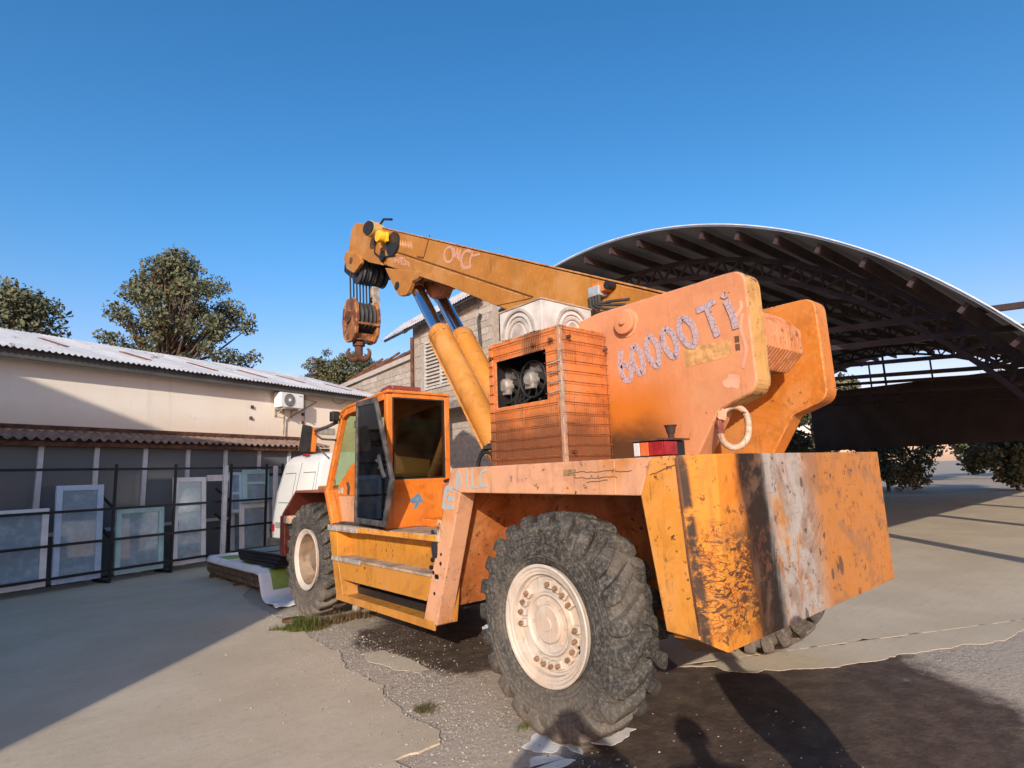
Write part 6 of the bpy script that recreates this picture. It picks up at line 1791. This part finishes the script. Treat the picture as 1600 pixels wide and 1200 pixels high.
# ================================================================== STACK OF SHEETS, TARP AND FLY SCREENS
S0 = Vector((*(3.207, 9.670), 0)); S1 = Vector((*(3.098, 11.983), 0))
su = (S1 - S0).normalized(); sv = Vector((su.y, -su.x, 0)); sv = sv if sv.y > 0 else -sv
SL = 3.4; SW = 1.25
def sxf(a, b, z):
    p = S0 + su * a + sv * b
    return (p.x, p.y, z)
zt_ = 0.40
ps = thing('sheet_stack', 'pile of brown sheets lying on the yard under a tarpaulin', 'stack', tuple(S0))
M['sheet'] = plain('brown_board', (0.20, 0.145, 0.085), 0.8, 0, 0.3, 0.4, 9)
M['sheet2'] = plain('dark_board', (0.12, 0.09, 0.06), 0.8, 0, 0.3, 0.4, 9)
nsh = 11
for k in range(nsh):
    z = 0.08 + k * 0.029
    o1, o2 = rng.uniform(-0.03, 0.03), rng.uniform(-0.03, 0.02)
    m = MB(sxf); m.box(0.28 + o1, SL + o1, 0.02 + o2, SW + o2, z, z + 0.022); m.build('sheet', M['sheet' if k % 3 else 'sheet2'], ps)
for k in range(3):
    m = MB(sxf); m.box(0.32 + k * 1.4, 0.42 + k * 1.4, 0.0, SW, 0.0, 0.078); m.build('bearer', M['sheet2'], ps)
def mat_tarp():
    t = NT('printed_tarpaulin')
    nz = t.noise(3, 4)
    return t.done(t.mix(t.mr(nz, 0.4, 0.6), (0.70, 0.70, 0.68), (0.78, 0.77, 0.74)), 0.45, 0, 0.4)
M['tarp'] = mat_tarp()
M['tarpgreen'] = plain('green_tarp_print', (0.25, 0.36, 0.08), 0.45, 0, 0.4, 0.2, 3)
# profile over the end of the stack, then trailing on the ground; along -a direction
prof = [(3.3, 0.425), (2.2, 0.42), (1.0, 0.425), (0.40, 0.42), (0.20, 0.405), (0.12, 0.33), (0.04, 0.20), (-0.04, 0.09), (-0.15, 0.035), (-0.34, 0.02), (-0.52, 0.05), (-0.66, 0.018)]
tp_ = smooth_pts([Vector(p) for p in prof], 4)
NB = 22
m = MB(sxf)
vs_ = []
for i, p in enumerate(tp_):
    for j in range(NB + 1):
        f = j / NB
        b = -0.16 + f * (SW + 0.1)
        drop = 0.0
        if b < 0.0 and p.x > 0.2: drop = (0.0 - b) * 0.62; bb_ = b * 0.4
        else: bb_ = b
        q = max(0.0, 0.35 - p.x)
        wv = 0.028 * mnoise.noise(Vector((p.x * 4, b * 5, 1.0))) * (1 if p.x < 0.9 else 0.35) + 0.03 * q * mnoise.noise(Vector((p.x * 7, b * 3, 4)))
        vs_.append((p.x + 0.10 * q * mnoise.noise(Vector((b * 3, 0, 2))) - q * 0.25 * (1 - f), bb_ - q * 0.25 * (1 - f) * 0.5, max(0.018, p.y - drop + abs(wv) * 0.9 + 0.004)))
fs = []; mi = []
for i in range(len(tp_) - 1):
    for j in range(NB):
        fs.append((i * (NB + 1) + j, i * (NB + 1) + j + 1, (i + 1) * (NB + 1) + j + 1, (i + 1) * (NB + 1) + j))
b0 = len(m.v)
m.add(vs_, fs)
for idx, f in enumerate(fs):
    i, j = divmod(idx, NB)
    pa = tp_[i]
    m.mi[idx] = 1 if (0.02 < pa.x < 0.30 and 3 <= j <= 19) else (1 if (0.6 < pa.x < 3.0 and (i // 2) % 2 and j > 2 and j < 9) else 0)
tarp = tag(m.build('tarpaulin', [M['tarp'], M['tarpgreen']], None, smooth=80), 'white tarpaulin with green print draped off the pile of sheets onto the yard', 'tarpaulin')
sm = tarp.modifiers.new('thickness', 'SOLIDIFY'); sm.thickness = 0.004
def screen(label, a0, a1, b0, b1, z, rot, th=0.045):
    c = Vector(((a0 + a1) / 2, (b0 + b1) / 2, 0))
    def xf(a, b, zz):
        v = Vector((a - c.x, b - c.y, 0)); v.rotate(Matrix.Rotation(rot, 3, 'Z'))
        return sxf(c.x + v.x, c.y + v.y, zz)
    o = thing('fly_screen', label, 'screen', xf(c.x, c.y, z), 'black framed screens lying on the stack')
    m = MB(xf); w_ = 0.08
    m.box(a0, a1, b0, b0 + w_, z, z + th); m.box(a0, a1, b1 - w_, b1, z, z + th); m.box(a0, a0 + w_, b0 + w_, b1 - w_, z + 0.001, z + th - 0.001); m.box(a1 - w_, a1, b0 + w_, b1 - w_, z + 0.001, z + th - 0.001)
    mid_ = a0 + (a1 - a0) * 0.42
    m.box(mid_, mid_ + w_, b0 + w_, b1 - w_, z + 0.001, z + th - 0.001)
    m.build('frame', M['black'], o, bevel=0.004)
    m = MB(xf); m.box(a0 + w_, mid_, b0 + w_, b1 - w_, z + 0.025, z + 0.030); m.box(mid_ + w_, a1 - w_, b0 + w_, b1 - w_, z + 0.025, z + 0.030); m.build('screen_panel', M['net'], o)
for k in range(4):
    screen(['lowest black framed screen on the pile of sheets', 'second black framed screen from the bottom of its pile', 'third black framed screen from the bottom of its pile', 'topmost black framed screen, its grey panels facing the sky'][k], 0.02 + 0.05 * k, 1.78 + 0.03 * k, 0.06 + 0.02 * k, 1.50, 0.45 + 0.048 * k, R(2 - 2.2 * k))

# ================================================================== WEEDS
def blades(n, sampler, hmin, hmax, width, mats, brown=0.3, seed=0, lean=0.5):
    g = np.random.default_rng(seed)
    m = MB(); V, F, I = [], [], []
    for _ in range(n):
        x, y, s = sampler(g)
        h = g.uniform(hmin, hmax) * s
        a = g.uniform(0, 6.28); l = g.uniform(0.1, lean) * h
        dx, dy = math.cos(a), math.sin(a)
        w = width * g.uniform(0.6, 1.3)
        px, py = -dy * w, dx * w
        b = len(V)
        V += [(x - px, y - py, 0), (x + px, y + py, 0), (x + dx * l * 0.4 - px * 0.8, y + dy * l * 0.4 - py * 0.8, h * 0.6), (x + dx * l * 0.4 + px * 0.8, y + dy * l * 0.4 + py * 0.8, h * 0.6), (x + dx * l, y + dy * l, h)]
        F += [(b, b + 1, b + 3, b + 2), (b + 2, b + 3, b + 4)]
        k = 1 if g.random() < brown else (2 if g.random() < 0.4 else 0)
        I += [k, k]
    m.v, m.f, m.mi = V, F, I
    return m
GRASS = [plain('weed_green', (0.10, 0.155, 0.02), 0.7, 0, 0.2, 0.3, 5), plain('weed_brown', (0.15, 0.095, 0.055), 0.8, 0, 0.2, 0.3, 5), plain('weed_olive', (0.075, 0.105, 0.022), 0.7, 0, 0.2, 0.3, 5)]
P0, P1 = Vector((*(2.621, 7.269), 0)), Vector((*(3.810, 7.301), 0))
P2 = Vector((*(2.644, 6.769), 0))
CL = [(min(1.0, max(0, rng.beta(1.1, 1.5))), rng.normal(0, 0.10), rng.uniform(0.45, 1.5), rng.uniform(0.02, 0.07)) for _ in range(60)]
def smp(g):
    ct, co, ch, cs = CL[int(g.integers(0, 60))]
    t = min(1.1, max(-0.1, ct + g.normal(0, cs) * 0.6))
    p = P0.lerp(P1, t)
    o = (co + g.normal(0, cs) * 0.8) * (1.4 - t)
    d = Vector((0.62, -0.78, 0))
    q = p + d * o + Vector((0.02, 0.10, 0))
    return q.x, q.y, ch * (1.15 - 0.5 * t) * (1 if abs(o) < 0.15 else 0.55)
def brown_of(m):
    for i, f in enumerate(m.f):
        x, y, z = m.v[f[0]]
        t = (Vector((x, y, 0)) - P0).dot(P1 - P0) / (P1 - P0).length_squared
        if m.mi[i] != 1 and random.random() < max(0, min(0.85, (t - 0.12) * 2.2)): m.mi[i] = 1
    return m
o = brown_of(blades(5200, smp, 0.03, 0.14, 0.0028, GRASS, 0.25, 3, 0.9)).build('weeds', GRASS); kind(o, 'stuff'); o['label'] = 'green and brown weeds growing at the foot of the front tyre'
C1 = Vector((*(2.483, 4.179), 0))
def smp2(g):
    return C1.x + abs(g.normal(0, 0.10)) * 0.75, C1.y - abs(g.normal(0, 0.10)) * 0.5 + g.normal(0, 0.025), 1.0
o = blades(420, smp2, 0.01, 0.055, 0.0018, GRASS, 0.65, 4, 0.9).build('weeds', GRASS); kind(o, 'stuff'); o['label'] = 'small dry weed tuft at the broken edge of the concrete'
C2 = Vector((*(2.911, 3.345), 0))
def smp3(g): return C2.x + g.normal(0, 0.05), C2.y + g.normal(0, 0.02), 1.0
o = blades(200, smp3, 0.01, 0.045, 0.0015, GRASS, 0.4, 5, 0.9).build('weeds', GRASS); kind(o, 'stuff'); o['label'] = 'tiny weed tuft beside the near tyre'
br = Vector((*(2.875, 7.888), 0))
m = MB(); m.prism(splat(br.x, br.y, 0.12, 5, 12, 1.3, 0.7), 'z', 0.0, 0.05); tag(m.build('broken_slab', M['rust'], None, bevel=0.01), 'broken reddish slab piece lying against the foot of the front tyre', 'slab piece')
rk2 = Vector((*(3.727, 7.793), 0))
m = MB(); m.prism(splat(rk2.x, rk2.y, 0.06, 8, 9), 'z', 0.0, 0.09); tag(m.build('stone', M['block'][0], None, bevel=0.02), 'grey stone in the weeds behind the front tyre', 'stone')

# ================================================================== THE THREE PEOPLE WHOSE SHADOWS FALL INTO THE VIEW
SKIN = plain('skin', (0.50, 0.30, 0.21), 0.55, 0, 0.4, 0.06, 8)
def person(label, loc, face, height, shirt, trousers, hair, arms, leg=1.0, bulk=1.0, coat=None):
    """standing figure grown from joints; face = angle of the way they look"""
    t = thing('person', label, 'person', (loc[0], loc[1], 0), 'people standing by the camera')
    k = height / 1.75
    J = {'pel': (0, 0, 0.98), 'bel': (0, 0.0, 1.14), 'che': (0, 0.01, 1.32), 'nek': (0, -0.005, 1.47), 'nk2': (0, 0.015, 1.53), 'hed': (0, 0.03, 1.60), 'top': (0, 0.02, 1.69)}
    E = [('pel', 'bel'), ('bel', 'che'), ('che', 'nek'), ('nek', 'nk2'), ('nk2', 'hed'), ('hed', 'top')]
    Rd = {'pel': (0.165, 0.115), 'bel': (0.145, 0.105), 'che': (0.175, 0.12), 'nek': (0.075, 0.07), 'nk2': (0.055, 0.058), 'hed': (0.078, 0.098), 'top': (0.06, 0.075)}
    for s, nm in ((-1, 'l'), (1, 'r')):
        J[nm + 'hip'] = (0.10 * s, 0, 0.90); J[nm + 'kne'] = (0.11 * s * leg, 0.02, 0.50); J[nm + 'ank'] = (0.115 * s * leg, -0.02, 0.09); J[nm + 'toe'] = (0.13 * s * leg, 0.15, 0.035)
        J[nm + 'sho'] = (0.19 * s, 0, 1.41); el, ha = arms
        J[nm + 'elb'] = (el[0] * s, el[1], el[2]); J[nm + 'wri'] = (ha[0] * s, ha[1], ha[2])
        E += [('pel', nm + 'hip'), (nm + 'hip', nm + 'kne'), (nm + 'kne', nm + 'ank'), (nm + 'ank', nm + 'toe'), ('che', nm + 'sho'), (nm + 'sho', nm + 'elb'), (nm + 'elb', nm + 'wri')]
        Rd[nm + 'hip'] = (0.095, 0.10); Rd[nm + 'kne'] = (0.062, 0.066); Rd[nm + 'ank'] = (0.042, 0.046); Rd[nm + 'toe'] = (0.04, 0.03)
        Rd[nm + 'sho'] = (0.072, 0.07); Rd[nm + 'elb'] = (0.045, 0.045); Rd[nm + 'wri'] = (0.03, 0.026)
        e, h = Vector(J[nm + 'elb']), Vector(J[nm + 'wri'])
        d = (h - e).normalized()
        J[nm + 'plm'] = tuple(h + d * 0.055); E.append((nm + 'wri', nm + 'plm')); Rd[nm + 'plm'] = (0.036, 0.018)
    names = list(J)
    me = bpy.data.meshes.new('body')
    me.from_pydata([tuple(c * k for c in J[n]) for n in names], [(names.index(a), names.index(b)) for a, b in E], [])
    o = bpy.data.objects.new('body', me); COL.objects.link(o)
    md = o.modifiers.new('skin', 'SKIN'); md.use_smooth_shade = True
    for n, v in zip(names, me.skin_vertices[0].data):
        v.radius = tuple(r * k * (bulk if n[1:] in ('sho', 'elb', 'kne', 'hip') or n in ('che', 'bel', 'pel') else 1.0) for r in Rd[n]); v.use_root = (n == 'pel')
    sb = o.modifiers.new('sub', 'SUBSURF'); sb.levels = 2; sb.render_levels = 2
    dg = bpy.context.evaluated_depsgraph_get()
    bm_ = bpy.data.meshes.new_from_object(o.evaluated_get(dg))
    bpy.data.objects.remove(o)
    o = bpy.data.objects.new('body', bm_); COL.objects.link(o); o.parent = t
    for q in (SKIN, shirt, trousers, M['black']): bm_.materials.append(q)
    wl = Vector(J['lwri']); wr = Vector(J['rwri'])
    for p in bm_.polygons:
        c = p.center / k
        p.use_smooth = True
        p.material_index = 0 if (c.z > 1.49 or min((c - wl).length, (c - wr).length) < 0.045 or min((c - Vector(J['lplm'])).length, (c - Vector(J['rplm'])).length) < 0.06) else (3 if c.z < 0.10 else (2 if c.z < 0.99 and abs(c.x) < 0.24 and c.z < 0.99 and (abs(c.x) < 0.2) else 1))
    # hands: four fingers and a thumb each, bent
    for nm, s in (('l', -1), ('r', 1)):
        e, h = Vector(J[nm + 'elb']), Vector(J[nm + 'wri']); d = (h - e).normalized()
        side = d.cross(Vector((1, 0, 0))).normalized() if abs(d.x) < 0.8 else d.cross(Vector((0, 1, 0))).normalized()
        inn = Vector((-s, 0, 0)); inn = (inn - d * inn.dot(d)).normalized()
        m = MB()
        for f, L_ in enumerate((0.072, 0.080, 0.075, 0.060)):
            b = (h + d * 0.075 + side * (0.030 - 0.02 * f))
            m.tube([(b) * k, (b + d * L_ * 0.45 + inn * 0.006) * k, (b + d * L_ * 0.75 + inn * 0.026) * k, (b + d * L_ * 0.85 + inn * 0.05) * k], [0.0095, 0.009, 0.008, 0.006], 8)
        b = h + d * 0.03 + side * 0.03
        m.tube([b * k, (b + d * 0.03 + side * 0.025 + inn * 0.012) * k, (b + d * 0.06 + side * 0.03 + inn * 0.03) * k], [0.011, 0.010, 0.007], 8)
        m.v = [(p[0] + loc[0], p[1] + loc[1], p[2]) for p in m.v]
        m.build('hand', SKIN, t, smooth=80)
    # face and hair
    def hd(x, y, z): return (x * k + loc[0], y * k + loc[1], z * k)
    m = MB(); m.lathe([(-0.02, 0.10), (0.03, 0.098), (0.07, 0.08), (0.10, 0.045), (0.112, 0.0)], hd(0, 0.005, 1.63), 'z', 20); m.build('hair', hair, t, smooth=80)
    m = MB(); m.add([hd(-0.014, 0.118, 1.575), hd(0.014, 0.118, 1.575), hd(0, 0.146, 1.572), hd(0, 0.118, 1.615)], [(0, 1, 2), (1, 3, 2), (3, 0, 2), (0, 3, 1)]); m.build('nose', SKIN, t)
    for s in (-1, 1):
        m = MB(); m.lathe([(-0.008, 0.002), (-0.005, 0.012), (0.005, 0.012), (0.008, 0.002)], hd(0.033 * s, 0.116, 1.607), 'y', 10); m.build('eye', M['white'], t, smooth=80)
        m = MB(); m.lathe([(-0.008, 0.01), (0.0, 0.03), (0.008, 0.022)], hd(0.085 * s, 0.02, 1.59), 'x', 10); m.build('ear', SKIN, t, smooth=80)
    m = MB(); m.box(*[c for p in ((-0.024 * k + loc[0], 0.024 * k + loc[0]), (0.108 * k + loc[1], 0.122 * k + loc[1]), (1.535 * k, 1.545 * k)) for c in p]); m.build('mouth', plain('lips', (0.32, 0.10, 0.08), 0.5), t)
    if coat:
        m = MB(); m.lathe([(-0.72, 0.01), (-0.72, 0.235), (-0.5, 0.225), (-0.2, 0.205), (0.0, 0.19), (0.12, 0.18), (0.13, 0.01)], (loc[0], loc[1], 1.02 * k), 'z', 24); m.build('coat_skirt', coat, t, smooth=80)
    t.rotation_euler = (0, 0, face)
    return t
navy = plain('navy_jacket', (0.03, 0.04, 0.08), 0.8); grey = plain('grey_shirt', (0.22, 0.22, 0.22), 0.8); jeans = plain('blue_jeans', (0.06, 0.09, 0.16), 0.8); dark_ = plain('dark_trousers', (0.03, 0.03, 0.035), 0.8); hairm = plain('dark_hair', (0.02, 0.014, 0.01), 0.6)
FA = math.atan2(SUN_DIR.x, -SUN_DIR.y) 
FA = math.atan2(0.7045, 0.7097) * -1
person('person in a navy jacket holding up a phone, behind the camera', (-0.24, -0.245), FA, 1.88, navy, jeans, hairm, ((0.32, 0.10, 1.38), (0.075, 0.16, 1.59)), 0.8, 1.3, navy)
ph = MB()
pfx = Vector((-0.085, -0.086, 1.735)); fwd = Vector((0.7045, 0.7097, 0)); rt = Vector((0.7097, -0.7045, 0))
for a, b in ((0, 1),):
    ph.xf = lambda x, y, z: tuple(pfx + rt * x + fwd * y + Vector((0, 0, z)))
    ph.box(-0.038, 0.038, -0.004, 0.004, -0.08, 0.055)
tag(ph.build('phone', M['black'], None, bevel=0.003), 'black phone held up by the person in the navy jacket', 'phone')
person('person in a grey shirt with arms down, between the other two behind the camera', (0.56, -0.60), FA, 1.70, grey, dark_, hairm, ((0.26, -0.03, 1.12), (0.25, 0.06, 0.86)), 0.72, 1.15, dark_)
person('person in dark clothes standing farthest right behind the camera', (2.02, -0.10), FA, 1.80, dark_, dark_, hairm, ((0.215, -0.02, 1.12), (0.17, 0.10, 0.90)), 0.62, 1.15, dark_)
